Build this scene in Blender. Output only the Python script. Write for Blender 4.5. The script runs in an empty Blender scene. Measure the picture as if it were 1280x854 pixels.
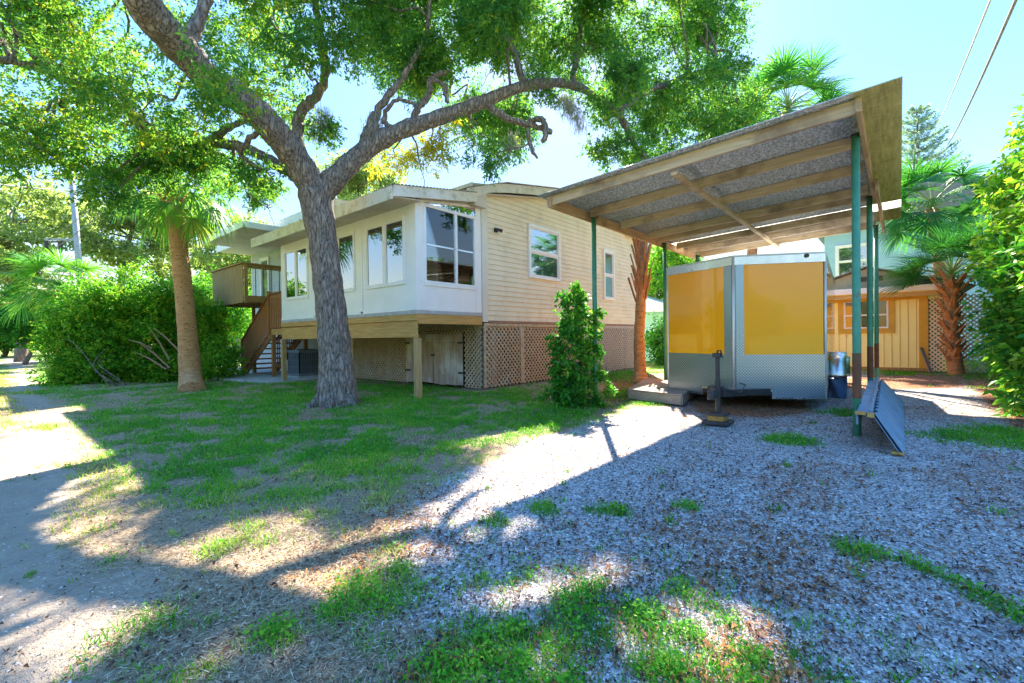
import bpy, math, random
import numpy as np
from mathutils import Vector, Matrix
random.seed(7); rng = np.random.default_rng(7)
sc = bpy.context.scene; col = sc.collection
R_ = math.radians
PI = math.pi
# ------------------------------------------------------------------ camera, sky, sun, exposure
H = 1.25; FPX = 569.0; YAW = R_(40.44); PITCH = -math.atan(5.6/FPX); ROLL = R_(.75)
_d = np.array([math.cos(YAW), math.sin(YAW), 0]); _r = np.array([math.sin(YAW), -math.cos(YAW), 0]); _up = np.array([0, 0, 1.])
CF = _d*math.cos(PITCH) + _up*math.sin(PITCH); _U = np.cross(_r, CF)
CR = _r*math.cos(ROLL) - _U*math.sin(ROLL); CU = _r*math.sin(ROLL) + _U*math.cos(ROLL)
CAM = np.array([0, 0, H])
cam = bpy.data.cameras.new('camera'); cam_o = bpy.data.objects.new('camera', cam); col.objects.link(cam_o)
cam.lens = 16; cam.sensor_width = 36; cam.sensor_fit = 'HORIZONTAL'; cam.clip_end = 3000; cam.clip_start = .05
M = Matrix((tuple(CR), tuple(CU), tuple(-CF))).transposed().to_4x4(); M.translation = Vector(CAM)
cam_o.matrix_world = M; sc.camera = cam_o
SUN_EL, SUN_AZ = R_(39.8), R_(33.0)
SUN = np.array([math.cos(SUN_EL)*math.cos(SUN_AZ), math.cos(SUN_EL)*math.sin(SUN_AZ), math.sin(SUN_EL)])
SKY_GAIN = .80
w = bpy.data.worlds.new('World'); sc.world = w; w.use_nodes = True
nt = w.node_tree; bg = nt.nodes['Background']; sky = nt.nodes.new('ShaderNodeTexSky')
sky.sky_type = 'NISHITA'; sky.sun_disc = False; sky.sun_elevation = SUN_EL; sky.sun_rotation = PI/2 - SUN_AZ
sky.altitude = 0; sky.air_density = 1.0; sky.dust_density = .1; sky.ozone_density = 1.0
hs = nt.nodes.new('ShaderNodeHueSaturation'); hs.inputs['Saturation'].default_value = 1.0
hs.inputs['Saturation'].default_value = 1.60
_bw = nt.nodes.new('ShaderNodeRGBToBW'); nt.links.new(sky.outputs[0], _bw.inputs[0])       # gentle roll-off of the brightest part of the sky, for every ray alike
_m1 = nt.nodes.new('ShaderNodeMath'); _m1.operation = 'ADD'; _m1.inputs[1].default_value = .2; nt.links.new(_bw.outputs[0], _m1.inputs[0])
_m2 = nt.nodes.new('ShaderNodeMath'); _m2.operation = 'DIVIDE'; _m2.inputs[0].default_value = SKY_GAIN; nt.links.new(_m1.outputs[0], _m2.inputs[1])
_vm = nt.nodes.new('ShaderNodeVectorMath'); _vm.operation = 'SCALE'; nt.links.new(sky.outputs[0], _vm.inputs[0]); nt.links.new(_m2.outputs[0], _vm.inputs['Scale'])
_tn = nt.nodes.new('ShaderNodeVectorMath'); _tn.operation = 'MULTIPLY'; _tn.inputs[1].default_value = (1.15, .95, .83); nt.links.new(_vm.outputs[0], _tn.inputs[0])
nt.links.new(_tn.outputs[0], hs.inputs['Color']); nt.links.new(hs.outputs[0], bg.inputs[0])
bg.inputs[1].default_value = .15
sl = bpy.data.lights.new('sun', 'SUN'); so = bpy.data.objects.new('sun', sl); col.objects.link(so)
sl.energy = 2.0; sl.angle = R_(.55); sl.color = (1, .90, .74)
so.rotation_euler = Vector(SUN).to_track_quat('Z', 'Y').to_euler(); so.location = (20, 10, 20)
sc.view_settings.view_transform = 'Standard'; sc.view_settings.look = 'None'
sc.view_settings.exposure = 3.8; sc.view_settings.gamma = 1
sc.cycles.max_bounces = 8; sc.cycles.transparent_max_bounces = 12; sc.cycles.transmission_bounces = 6
sc.cycles.diffuse_bounces = 6; sc.cycles.glossy_bounces = 3; sc.cycles.caustics_reflective = False; sc.cycles.caustics_refractive = False
sc.cycles.sample_clamp_indirect = 6
try: sc.cycles.use_denoising = True
except Exception: pass

def ray(x, y): return CF + CR*(x-640)/FPX + CU*(427-y)/FPX
def G(x, y, z=0.):
    v = ray(x, y); return CAM + v*((z-H)/v[2])
def PD(x, y, D):
    v = ray(x, y); return CAM + v*D
def PROJ(P):
    q = np.asarray(P) - CAM; z = q@CF; return 640+FPX*(q@CR)/z, 427-FPX*(q@CU)/z, z

# ------------------------------------------------------------------ object helpers
def tag(o, label=None, cat=None, group=None, kind=None):
    if label: o['label'] = label
    if cat: o['category'] = cat
    if group: o['group'] = group
    if kind: o['kind'] = kind
    return o
def empty(name, loc, label, cat, group=None, rz=0):
    o = bpy.data.objects.new(name, None); col.objects.link(o); o.location = loc; o.rotation_euler = (0, 0, rz)
    o.empty_display_size = .2
    return tag(o, label, cat, group)
def copy_tree(o, parent=None):
    c = o.copy(); col.objects.link(c)
    if parent is not None: c.parent = parent
    for ch in [x for x in bpy.data.objects if x.parent == o]:
        copy_tree(ch, c)
    return c
def link(name, me, mat, parent=None):
    o = bpy.data.objects.new(name, me); col.objects.link(o)
    if mat: me.materials.append(mat)
    if parent is not None:
        o.parent = parent
        pm = parent; off = Vector((0, 0, 0)); 
        # meshes are written in world coordinates: undo the parents' offset
        chain = []
        while pm is not None: chain.append(pm); pm = pm.parent
        m = Matrix.Identity(4)
        for q in reversed(chain): m = m @ (q.matrix_parent_inverse @ Matrix.LocRotScale(q.location, q.rotation_euler, q.scale))
        o.matrix_parent_inverse = Matrix.Identity(4)
        mi = m.inverted(); me.transform(mi)
    return o
class MB:
    def __init__(s): s.v = []; s.f = []; s.uv = {}
    def add(s, vs, fs):
        n = len(s.v); s.v += [tuple(map(float, p)) for p in vs]; s.f += [tuple(i+n for i in f) for f in fs]; return s
    def box(s, a, b):
        x0, y0, z0 = [min(a[i], b[i]) for i in range(3)]; x1, y1, z1 = [max(a[i], b[i]) for i in range(3)]
        return s.add([(x0,y0,z0),(x1,y0,z0),(x1,y1,z0),(x0,y1,z0),(x0,y0,z1),(x1,y0,z1),(x1,y1,z1),(x0,y1,z1)],
                     [(3,2,1,0),(4,5,6,7),(0,1,5,4),(1,2,6,5),(2,3,7,6),(3,0,4,7)])
    def bar(s, p0, p1, wd, ht, up=(0, 0, 1)):   # rectangular bar between two points
        p0 = Vector(p0); p1 = Vector(p1); t = (p1-p0).normalized(); u = Vector(up); sd = t.cross(u)
        if sd.length < 1e-4: sd = t.cross(Vector((1, 0, 0)))
        sd.normalize(); u = sd.cross(t).normalized(); a = sd*wd/2; b = u*ht/2
        vs = [p0-a-b, p0+a-b, p0+a+b, p0-a+b, p1-a-b, p1+a-b, p1+a+b, p1-a+b]
        return s.add(vs, [(0,1,2,3),(7,6,5,4),(1,0,4,5),(2,1,5,6),(3,2,6,7),(0,3,7,4)])
    def tube(s, pts, rad, n=12, cap=True, jit=0.):
        pts = [Vector(p) for p in pts]; rad = rad if hasattr(rad, '__len__') else [rad]*len(pts)
        up = Vector((0, 0, 1)); prev = None; vs = []; fs = []
        for i, p in enumerate(pts):
            t = (pts[min(i+1, len(pts)-1)] - pts[max(i-1, 0)]).normalized()
            if prev is None:
                a = t.cross(up); a = a if a.length > .05 else t.cross(Vector((1, 0, 0)))
            else: a = prev - t*prev.dot(t)
            a.normalize(); prev = a; b = t.cross(a)
            for k in range(n):
                an = 2*PI*k/n; rr = rad[i]*(1+jit*(random.random()-.5))
                vs.append(p + (a*math.cos(an)+b*math.sin(an))*rr)
        for i in range(len(pts)-1):
            for k in range(n):
                k2 = (k+1) % n; fs.append((i*n+k, i*n+k2, (i+1)*n+k2, (i+1)*n+k))
        if cap: fs.append(tuple(range(n-1, -1, -1))); fs.append(tuple((len(pts)-1)*n+k for k in range(n)))
        return s.add(vs, fs)
    def prism(s, poly, vec):                  # polygon (3D points) extruded by vec
        n = len(poly); vec = Vector(vec); vs = [Vector(p) for p in poly]; vs = vs + [p+vec for p in vs]
        fs = [tuple(range(n-1, -1, -1)), tuple(range(n, 2*n))] + [(i, (i+1) % n, (i+1) % n+n, i+n) for i in range(n)]
        return s.add(vs, fs)
    def quad(s, *p): return s.add(p, [tuple(range(len(p)))])
    def build(s, name, mat, parent=None, smooth=False, bevel=0., uvf=None):
        me = bpy.data.meshes.new(name); me.from_pydata(s.v, [], s.f); me.update()
        if uvf:
            uv = me.uv_layers.new(name='UVMap')
            for l in me.loops: uv.data[l.index].uv = uvf(me.vertices[l.vertex_index].co)
        if smooth: me.polygons.foreach_set('use_smooth', [True]*len(me.polygons))
        o = link(name, me, mat, parent)
        if bevel:
            m = o.modifiers.new('bevel', 'BEVEL'); m.width = bevel; m.segments = 2; m.limit_method = 'ANGLE'; m.angle_limit = R_(40)
        return o
def fast_mesh(name, V, F, mat, parent=None, tint=None, smooth=False, attr='tint'):
    """V (n,3) F (m,k) numpy, all faces the same size"""
    me = bpy.data.meshes.new(name); k = F.shape[1]
    me.vertices.add(len(V)); me.vertices.foreach_set('co', V.astype(np.float32).ravel())
    me.loops.add(F.size); me.loops.foreach_set('vertex_index', F.astype(np.int32).ravel())
    me.polygons.add(len(F)); me.polygons.foreach_set('loop_start', np.arange(0, F.size, k, dtype=np.int32))
    me.polygons.foreach_set('loop_total', np.full(len(F), k, dtype=np.int32))
    if smooth: me.polygons.foreach_set('use_smooth', np.ones(len(F), dtype=bool))
    me.update(calc_edges=True)
    if tint is not None:
        if tint.ndim == 1:
            a = me.attributes.new(attr, 'FLOAT', 'POINT'); a.data.foreach_set('value', tint.astype(np.float32))
        else:
            a = me.attributes.new(attr, 'FLOAT_COLOR', 'POINT'); a.data.foreach_set('color', tint.astype(np.float32).ravel())
    return link(name, me, mat, parent)
# value noise on the plane
_tab = rng.random((256, 256))
def vn(x, y):
    x = np.asarray(x, float); y = np.asarray(y, float)
    xi = np.floor(x).astype(int); yi = np.floor(y).astype(int); fx = x-xi; fy = y-yi
    fx = fx*fx*(3-2*fx); fy = fy*fy*(3-2*fy)
    g = lambda a, b: _tab[a & 255, b & 255]
    return (g(xi, yi)*(1-fx)+g(xi+1, yi)*fx)*(1-fy) + (g(xi, yi+1)*(1-fx)+g(xi+1, yi+1)*fx)*fy
def fbm(x, y, o=4):
    r = 0; a = .5; s = 0
    for i in range(o): r = r + a*vn(x*2**i+17*i, y*2**i+31*i); s += a; a *= .5
    return r/s
def in_poly(X, Y, P):
    P = np.asarray(P)[:, :2]; ins = np.zeros(np.shape(X), bool); n = len(P)
    for i in range(n):
        x0, y0 = P[i]; x1, y1 = P[(i+1) % n]
        if y0 == y1: continue
        c = ((Y < y0) != (Y < y1)) & (X < (x1-x0)*(Y-y0)/(y1-y0)+x0); ins ^= c
    return ins
def poly_dist(X, Y, P):                       # signed distance, + inside
    P = np.asarray(P)[:, :2]; d = np.full(np.shape(X), 1e9); n = len(P)
    for i in range(n):
        a = P[i]; b = P[(i+1) % n]; ab = b-a; L = ab@ab + 1e-9
        t = np.clip(((X-a[0])*ab[0]+(Y-a[1])*ab[1])/L, 0, 1)
        d = np.minimum(d, np.hypot(X-a[0]-t*ab[0], Y-a[1]-t*ab[1]))
    return np.where(in_poly(X, Y, P), d, -d)

# ------------------------------------------------------------------ materials
def new_mat(name):
    m = bpy.data.materials.new(name); m.use_nodes = True; nt = m.node_tree
    return m, nt, nt.nodes['Principled BSDF']
def N(nt, t, **kw):
    n = nt.nodes.new(t)
    for k, v in kw.items():
        if k in n.inputs: n.inputs[k].default_value = v
        else: setattr(n, k, v)
    return n
def mixc(nt, fac, a, b, mode='MIX'):
    n = nt.nodes.new('ShaderNodeMix'); n.data_type = 'RGBA'; n.blend_type = mode
    for k, x in ((0, fac), (6, a), (7, b)):
        if isinstance(x, (int, float)): n.inputs[k].default_value = x
        elif isinstance(x, tuple): n.inputs[k].default_value = (*x, 1) if len(x) == 3 else x
        else: nt.links.new(x, n.inputs[k])
    return n.outputs[2]
def mth(nt, op, a, b=None, c=None, clamp=False):
    n = nt.nodes.new('ShaderNodeMath'); n.operation = op; n.use_clamp = clamp
    for k, x in enumerate((a, b, c)):
        if x is None: continue
        if isinstance(x, (int, float)): n.inputs[k].default_value = x
        else: nt.links.new(x, n.inputs[k])
    return n.outputs[0]
def ramp(nt, src, stops, interp='LINEAR'):
    n = nt.nodes.new('ShaderNodeValToRGB'); cr = n.color_ramp; cr.interpolation = interp
    while len(cr.elements) < len(stops): cr.elements.new(.5)
    for e, (p, c) in zip(cr.elements, stops):
        e.position = p; e.color = (*c, 1) if hasattr(c, '__len__') else (c, c, c, 1)
    nt.links.new(src, n.inputs[0]); return n.outputs[0]
def coords(nt, sc3=(1, 1, 1), kind='Object'):
    tc = nt.nodes.new('ShaderNodeTexCoord'); mp = nt.nodes.new('ShaderNodeMapping'); mp.inputs['Scale'].default_value = sc3
    nt.links.new(tc.outputs[kind], mp.inputs[0]); return mp.outputs[0]
def noise(nt, vec, scale, detail=4, rough=.55, out='Fac'):
    n = N(nt, 'ShaderNodeTexNoise', Scale=scale, Detail=detail, Roughness=rough)
    if vec is not None: nt.links.new(vec, n.inputs['Vector'])
    return n.outputs[out]
def bump(nt, h, strength, dist, bs, normal=None):
    b = N(nt, 'ShaderNodeBump', Strength=strength, Distance=dist); nt.links.new(h, b.inputs['Height'])
    if normal is not None: nt.links.new(normal, b.inputs['Normal'])
    nt.links.new(b.outputs[0], bs.inputs['Normal']); return b.outputs[0]
def pmat(name, c1, c2=None, scale=6, rough=.6, bmp=.15, dist=.01, metal=0, stretch=(1, 1, 1), spec=.4, lo=.35, hi=.65, c3=None, s3=1.3, coat=0, k3=(.55, .7)):
    m, nt, bs = new_mat(name); c2 = c2 or tuple(x*.8 for x in c1)
    v = coords(nt, stretch); n1 = noise(nt, v, scale, 6, .6)
    f = ramp(nt, n1, [(lo, 0), (hi, 1)]); c = mixc(nt, f, c1, c2)
    if c3:
        n3 = noise(nt, v, s3, 5, .7); f3 = ramp(nt, n3, [(k3[0], 0), (k3[1], 1)]); c = mixc(nt, f3, c, c3)
    nt.links.new(c, bs.inputs['Base Color'])
    rr = ramp(nt, n1, [(.2, max(rough-.1, .02)), (.8, min(rough+.1, 1))]); nt.links.new(rr, bs.inputs['Roughness'])
    bs.inputs['Metallic'].default_value = metal; bs.inputs['Specular IOR Level'].default_value = spec
    bs.inputs['Coat Weight'].default_value = coat
    if bmp: bump(nt, n1, bmp, dist, bs)
    return m
def wood(name, c1, c2, axis='x', rough=.7, knots=True, dark=None):
    m, nt, bs = new_mat(name)
    st = {'x': (1.2, 22, 22), 'y': (22, 1.2, 22), 'z': (22, 22, 1.2)}[axis]
    v = coords(nt, st); n1 = noise(nt, v, 1.6, 7, .65); v2 = coords(nt); n2 = noise(nt, v2, 1.3, 4, .6)
    c = mixc(nt, ramp(nt, n1, [(.35, 0), (.62, 1)]), c1, c2)
    if dark: c = mixc(nt, ramp(nt, n2, [(.5, 0), (.68, 1)]), c, dark)
    if knots:
        vo = N(nt, 'ShaderNodeTexVoronoi', Scale=1.0); st2 = tuple(1.6 if a < 2 else 7 for a in st); nt.links.new(coords(nt, st2), vo.inputs['Vector'])
        k = ramp(nt, vo.outputs['Distance'], [(.05, 1), (.13, 0)]); c = mixc(nt, mth(nt, 'MULTIPLY', k, .6), c, tuple(x*.35 for x in c2))
    nt.links.new(c, bs.inputs['Base Color']); bs.inputs['Roughness'].default_value = rough; bs.inputs['Specular IOR Level'].default_value = .25
    bump(nt, n1, .35, .006, bs); return m
def leaf_mat(name, stops, trans=.4, rough=.55, tcol=(1.0, 1.1, .35), spec=.2):
    m, nt, bs = new_mat(name)
    at = nt.nodes.new('ShaderNodeAttribute'); at.attribute_name = 'tint'
    c = ramp(nt, at.outputs['Fac'], stops); nt.links.new(c, bs.inputs['Base Color'])
    bs.inputs['Roughness'].default_value = rough; bs.inputs['Specular IOR Level'].default_value = spec
    tr = nt.nodes.new('ShaderNodeBsdfTranslucent'); nt.links.new(mixc(nt, 1., c, tcol, 'MULTIPLY'), tr.inputs['Color'])
    g = N(nt, 'ShaderNodeGamma', Gamma=.8)
    nt.links.new(mixc(nt, 1., c, tcol, 'MULTIPLY'), g.inputs['Color']); nt.links.new(g.outputs[0], tr.inputs['Color'])
    mx = nt.nodes.new('ShaderNodeMixShader'); mx.inputs[0].default_value = trans
    nt.links.new(bs.outputs[0], mx.inputs[1]); nt.links.new(tr.outputs[0], mx.inputs[2])
    nt.links.new(mx.outputs[0], nt.nodes['Material Output'].inputs[0]); return m

OAK = leaf_mat('oak_leaf', [(0, (.035, .14, .06)), (.4, (.08, .27, .06)), (.75, (.22, .42, .04)), (1, (.55, .46, .04))], .56)
HEDGE = leaf_mat('hedge_leaf', [(0, (.02, .12, .015)), (.4, (.06, .28, .02)), (.8, (.19, .46, .025)), (1, (.40, .52, .05))], .42)
DHEDGE = leaf_mat('dense_hedge_leaf', [(0, (.015, .10, .02)), (.5, (.05, .26, .025)), (.85, (.14, .42, .03)), (1, (.34, .52, .06))], .35)
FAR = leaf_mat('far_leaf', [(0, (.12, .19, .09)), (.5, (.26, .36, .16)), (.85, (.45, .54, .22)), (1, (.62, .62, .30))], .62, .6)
PALM = leaf_mat('palm_leaf', [(0, (.015, .10, .03)), (.5, (.04, .22, .04)), (.8, (.15, .38, .04)), (1, (.45, .42, .08))], .38, .4)
NORF = leaf_mat('norfolk_leaf', [(0, (.16, .30, .30)), (1, (.42, .56, .55))], .3, .6)
GRASS = leaf_mat('grass_blade', [(0, (.03, .20, .012)), (.45, (.09, .38, .02)), (.75, (.26, .50, .04)), (1, (.60, .50, .18))], .35, .6)
STRAW = leaf_mat('straw', [(0, (.12, .08, .055)), (.5, (.38, .28, .18)), (1, (.70, .58, .42))], .15, .8)
LITTER = leaf_mat('dead_leaf', [(0, (.05, .03, .025)), (.45, (.20, .075, .03)), (.8, (.45, .17, .05)), (1, (.55, .38, .18))], .15, .7, (1, .8, .5))
MOSS = leaf_mat('moss_strand', [(0, (.20, .20, .16)), (1, (.42, .42, .34))], .2, .9, (1, 1, .8))

def bark_mat(name, c1, c2, c3, sz=(9, 9, 2.2), strength=.9):
    m, nt, bs = new_mat(name); v = coords(nt, sz)
    wn = noise(nt, v, 1.2, 5, .6, 'Color'); vm = N(nt, 'ShaderNodeVectorMath', operation='MULTIPLY_ADD')
    nt.links.new(wn, vm.inputs[0]); vm.inputs[1].default_value = (1.2, 1.2, 1.2); nt.links.new(v, vm.inputs[2])
    vo = N(nt, 'ShaderNodeTexVoronoi', Scale=1.5, feature='DISTANCE_TO_EDGE'); nt.links.new(vm.outputs[0], vo.inputs['Vector'])
    h = ramp(nt, vo.outputs['Distance'], [(.0, 0), (.28, 1)]); n2 = noise(nt, v, 5, 6, .7)
    c = mixc(nt, h, c2, c1); c = mixc(nt, ramp(nt, n2, [(.4, 0), (.7, 1)]), c, c3)
    nt.links.new(c, bs.inputs['Base Color']); bs.inputs['Roughness'].default_value = .9; bs.inputs['Specular IOR Level'].default_value = .15
    hh = mth(nt, 'ADD', h, mth(nt, 'MULTIPLY', n2, .5)); bump(nt, hh, strength, .03, bs); return m
BARK = bark_mat('oak_bark', (.30, .235, .19), (.05, .036, .03), (.42, .36, .31))
BARK2 = bark_mat('branch_bark', (.30, .21, .14), (.09, .06, .04), (.38, .33, .27), (12, 12, 12), .6)
def palm_bark(name, c1, c2, c3):
    m, nt, bs = new_mat(name); v = coords(nt, (5, 5, 16)); n1 = noise(nt, v, 1.2, 5, .7)
    wv = N(nt, 'ShaderNodeTexWave', Scale=.55, Distortion=3.0, Detail=3.0, bands_direction='Z'); nt.links.new(v, wv.inputs['Vector'])
    vo = N(nt, 'ShaderNodeTexVoronoi', Scale=1.2); nt.links.new(coords(nt, (7, 7, 11)), vo.inputs['Vector'])
    c = mixc(nt, ramp(nt, n1, [(.35, 0), (.65, 1)]), c1, c2)
    c = mixc(nt, ramp(nt, vo.outputs['Distance'], [(.12, 1), (.22, 0)]), c, c3)
    nt.links.new(c, bs.inputs['Base Color']); bs.inputs['Roughness'].default_value = .88; bs.inputs['Specular IOR Level'].default_value = .15
    bump(nt, mth(nt, 'ADD', wv.outputs['Fac'], n1), .7, .02, bs); return m
PBARK = palm_bark('palm_bark', (.62, .35, .18), (.42, .21, .09), (.11, .06, .035))
PBOOT = pmat('palm_boot', (.34, .13, .06), (.48, .24, .11), 14, .8, .5, .01)
PETIOLE = pmat('palm_petiole', (.50, .33, .15), (.36, .30, .08), 5, .6, .1)
PETIOLE_G = pmat('green_petiole', (.12, .26, .05), (.3, .32, .08), 5, .6, .1)

# ground: three sheets share this material; the painted attribute says what grows or lies where
def ground_mat():
    m, nt, bs = new_mat('ground')
    at = nt.nodes.new('ShaderNodeAttribute'); at.attribute_name = 'zone'
    sep = nt.nodes.new('ShaderNodeSeparateColor'); nt.links.new(at.outputs['Color'], sep.inputs[0])
    grass, gravel, sand, litter = sep.outputs[0], sep.outputs[1], sep.outputs[2], at.outputs['Alpha']
    v = coords(nt)
    # soil with straw and bits
    n_f = noise(nt, v, 42, 6, .75); n_m = noise(nt, v, 7, 5, .65); n_l = noise(nt, v, 1.1, 4, .6)
    stv = coords(nt, (30, 95, 30)); rot = stv; n_s = noise(nt, stv, 1.4, 3, .6)
    stv2 = coords(nt, (100, 34, 30)); n_s2 = noise(nt, stv2, 1.4, 3, .6)
    strawf = ramp(nt, mth(nt, 'MAXIMUM', n_s, n_s2), [(.50, 0), (.66, 1)])
    soil = mixc(nt, ramp(nt, n_f, [(.36, 0), (.62, 1)]), (.17, .10, .065), (.46, .33, .21))
    soil = mixc(nt, mth(nt, 'MULTIPLY', strawf, .7), soil, (.64, .50, .33))
    soil = mixc(nt, mth(nt, 'MULTIPLY', ramp(nt, n_m, [(.45, 0), (.65, 1)]), .35), soil, (.50, .37, .22))
    # gravel: crushed shell
    vo = N(nt, 'ShaderNodeTexVoronoi', Scale=48.0); nt.links.new(v, vo.inputs['Vector'])
    sp = nt.nodes.new('ShaderNodeSeparateColor'); nt.links.new(vo.outputs['Color'], sp.inputs[0])
    vo2 = N(nt, 'ShaderNodeTexVoronoi', Scale=110.0); nt.links.new(v, vo2.inputs['Vector'])
    sp2 = nt.nodes.new('ShaderNodeSeparateColor'); nt.links.new(vo2.outputs['Color'], sp2.inputs[0])
    st = ramp(nt, sp.outputs[0], [(0, (.33, .285, .275)), (.35, (.64, .58, .55)), (.75, (.80, .73, .69)), (1, (.96, .92, .88))])
    st2 = ramp(nt, sp2.outputs[1], [(0, (.20, .16, .155)), (.5, (.52, .46, .44)), (1, (.86, .79, .76))])
    st = mixc(nt, ramp(nt, n_m, [(.42, 0), (.6, 1)]), st, st2)
    edge = ramp(nt, vo.outputs['Distance'], [(.45, 0), (.85, 1)])
    st = mixc(nt, mth(nt, 'MULTIPLY', edge, .75), st, (.16, .14, .13))
    dk = ramp(nt, noise(nt, v, 26, 6, .8), [(.53, 0), (.60, 1)])
    st = mixc(nt, mth(nt, 'MULTIPLY', dk, .85), st, (.09, .07, .065))
    st = mixc(nt, mth(nt, 'MULTIPLY', ramp(nt, n_l, [(.4, 0), (.7, 1)]), .25), st, (.30, .26, .24))
    sa = mixc(nt, ramp(nt, noise(nt, v, 3.5, 7, .7), [(.35, 0), (.65, 1)]), (.47, .38, .29), (.38, .30, .23))
    sa = mixc(nt, mth(nt, 'MULTIPLY', ramp(nt, n_f, [(.55, 0), (.68, 1)]), .6), sa, (.24, .20, .17))
    gr = mixc(nt, ramp(nt, n_f, [(.35, 0), (.65, 1)]), (.035, .12, .012), (.13, .30, .03))
    li = mixc(nt, ramp(nt, sp.outputs[2], [(.2, 0), (.8, 1)]), (.17, .09, .065), (.50, .24, .12))
    def thr(mask, nz, wdt=.10):
        x = mth(nt, 'ADD', mask, mth(nt, 'MULTIPLY_ADD', nz, .9, -.45)); return ramp(nt, x, [(.5-wdt, 0), (.5+wdt, 1)])
    nz = noise(nt, v, 9, 7, .75)
    c = mixc(nt, thr(gravel, nz), soil, st)
    c = mixc(nt, thr(sand, nz), c, sa)
    c = mixc(nt, thr(litter, noise(nt, v, 22, 6, .8), .06), c, li)
    c = mixc(nt, mth(nt, 'MULTIPLY', thr(grass, noise(nt, v, 14, 7, .8), .12), .75), c, gr)
    nt.links.new(c, bs.inputs['Base Color']); bs.inputs['Roughness'].default_value = .93; bs.inputs['Specular IOR Level'].default_value = .15
    h = mth(nt, 'ADD', mth(nt, 'MULTIPLY', edge, -.5), mth(nt, 'ADD', n_f, mth(nt, 'MULTIPLY', strawf, .4)))
    bump(nt, h, .9, .012, bs); return m
GROUND = ground_mat()

WHITE = pmat('white_painted_metal', (.83, .82, .80), (.78, .77, .75), 2.5, .45, .02, c3=(.60, .58, .50), s3=2.2, k3=(.66, .9))
FASCIA = pmat('weathered_fascia', (.72, .69, .60), (.60, .56, .45), 3, .6, .05, c3=(.36, .33, .20), s3=5, k3=(.52, .72))
SOFFIT = pmat('soffit', (.60, .55, .46), (.52, .47, .38), 3, .7, .05)
SIDING = pmat('vinyl_siding', (.80, .71, .52), (.74, .65, .46), 1.2, .5, .02, c3=(.56, .49, .33), s3=1.6, k3=(.5, .8))
SIDING_B = pmat('blue_grey_siding', (.50, .55, .56), (.42, .47, .48), 1.2, .5, .02)
TRIM = pmat('siding_trim', (.70, .66, .56), (.62, .58, .48), 2, .5, .02)
ROOFM = pmat('roof_sheet', (.55, .54, .48), (.40, .39, .33), 4, .5, .1, metal=.3)
PWOOD_X = wood('treated_wood_x', (.60, .36, .12), (.44, .24, .07), 'x'); PWOOD_Y = wood('treated_wood_y', (.60, .36, .12), (.44, .24, .07), 'y')
PWOOD_Z = wood('treated_post', (.52, .36, .16), (.34, .22, .10), 'z')
RAFT_Y = wood('rafter_wood', (.66, .52, .36), (.48, .36, .24), 'y', dark=(.28, .20, .14)); RAFT_X = wood('beam_wood', (.56, .40, .25), (.38, .26, .15), 'x', dark=(.20, .12, .07))
BOARD = wood('old_boards', (.52, .42, .34), (.34, .24, .19), 'z', .85, dark=(.60, .56, .52))
DECK = wood('deck_board_wood', (.42, .29, .12), (.28, .18, .07), 'z', .8)
DECKR = wood('stair_wood', (.42, .19, .07), (.28, .12, .05), 'z', .8)
LATW = pmat('lattice_wood', (.54, .42, .27), (.40, .29, .18), 9, .85, .2, c3=(.55, .48, .38), s3=2)
LATG = pmat('grey_lattice_wood', (.46, .42, .40), (.36, .32, .31), 9, .85, .2)
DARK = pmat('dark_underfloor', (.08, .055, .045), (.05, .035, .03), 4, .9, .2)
CONC = pmat('concrete', (.48, .47, .45), (.38, .37, .36), 5, .85, .2, c3=(.28, .27, .25), s3=1.4)
PIPE = pmat('green_painted_pipe', (.05, .24, .15), (.08, .30, .20), 9, .5, .1, c3=(.20, .08, .04), s3=2.2, k3=(.62, .70))
BLACK = pmat('black_painted_steel', (.025, .028, .033), (.05, .045, .045), 8, .45, .1, c3=(.16, .08, .05), s3=5, k3=(.62, .72))
GALV = pmat('bright_aluminium', (.72, .74, .76), (.62, .64, .66), 3, .28, .02, metal=1, spec=.5)
STEEL = pmat('fender_metal', (.70, .71, .73), (.6, .61, .63), 2, .3, .02, metal=1)
RUBBER = pmat('rubber', (.03, .03, .032), (.045, .045, .047), 8, .85, .1)
def glass_mat(name, col=(.01, .015, .02), refl=.5, tint=(.95, .97, 1)):
    m, nt, bs = new_mat(name); bs.inputs['Base Color'].default_value = (*col, 1); bs.inputs['Roughness'].default_value = .6
    gl = N(nt, 'ShaderNodeBsdfGlossy', Roughness=.015); gl.inputs['Color'].default_value = (*tint, 1)
    lw = N(nt, 'ShaderNodeFresnel', IOR=1.5); f = mth(nt, 'ADD', mth(nt, 'MULTIPLY', lw.outputs[0], 1.2), refl, clamp=True)
    n = noise(nt, coords(nt), 1.6, 2, .5); b = N(nt, 'ShaderNodeBump', Strength=.05, Distance=.02); nt.links.new(n, b.inputs['Height']); nt.links.new(b.outputs[0], gl.inputs['Normal'])
    mx = nt.nodes.new('ShaderNodeMixShader'); nt.links.new(f, mx.inputs[0]); nt.links.new(bs.outputs[0], mx.inputs[1]); nt.links.new(gl.outputs[0], mx.inputs[2])
    nt.links.new(mx.outputs[0], nt.nodes['Material Output'].inputs[0]); return m
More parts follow.
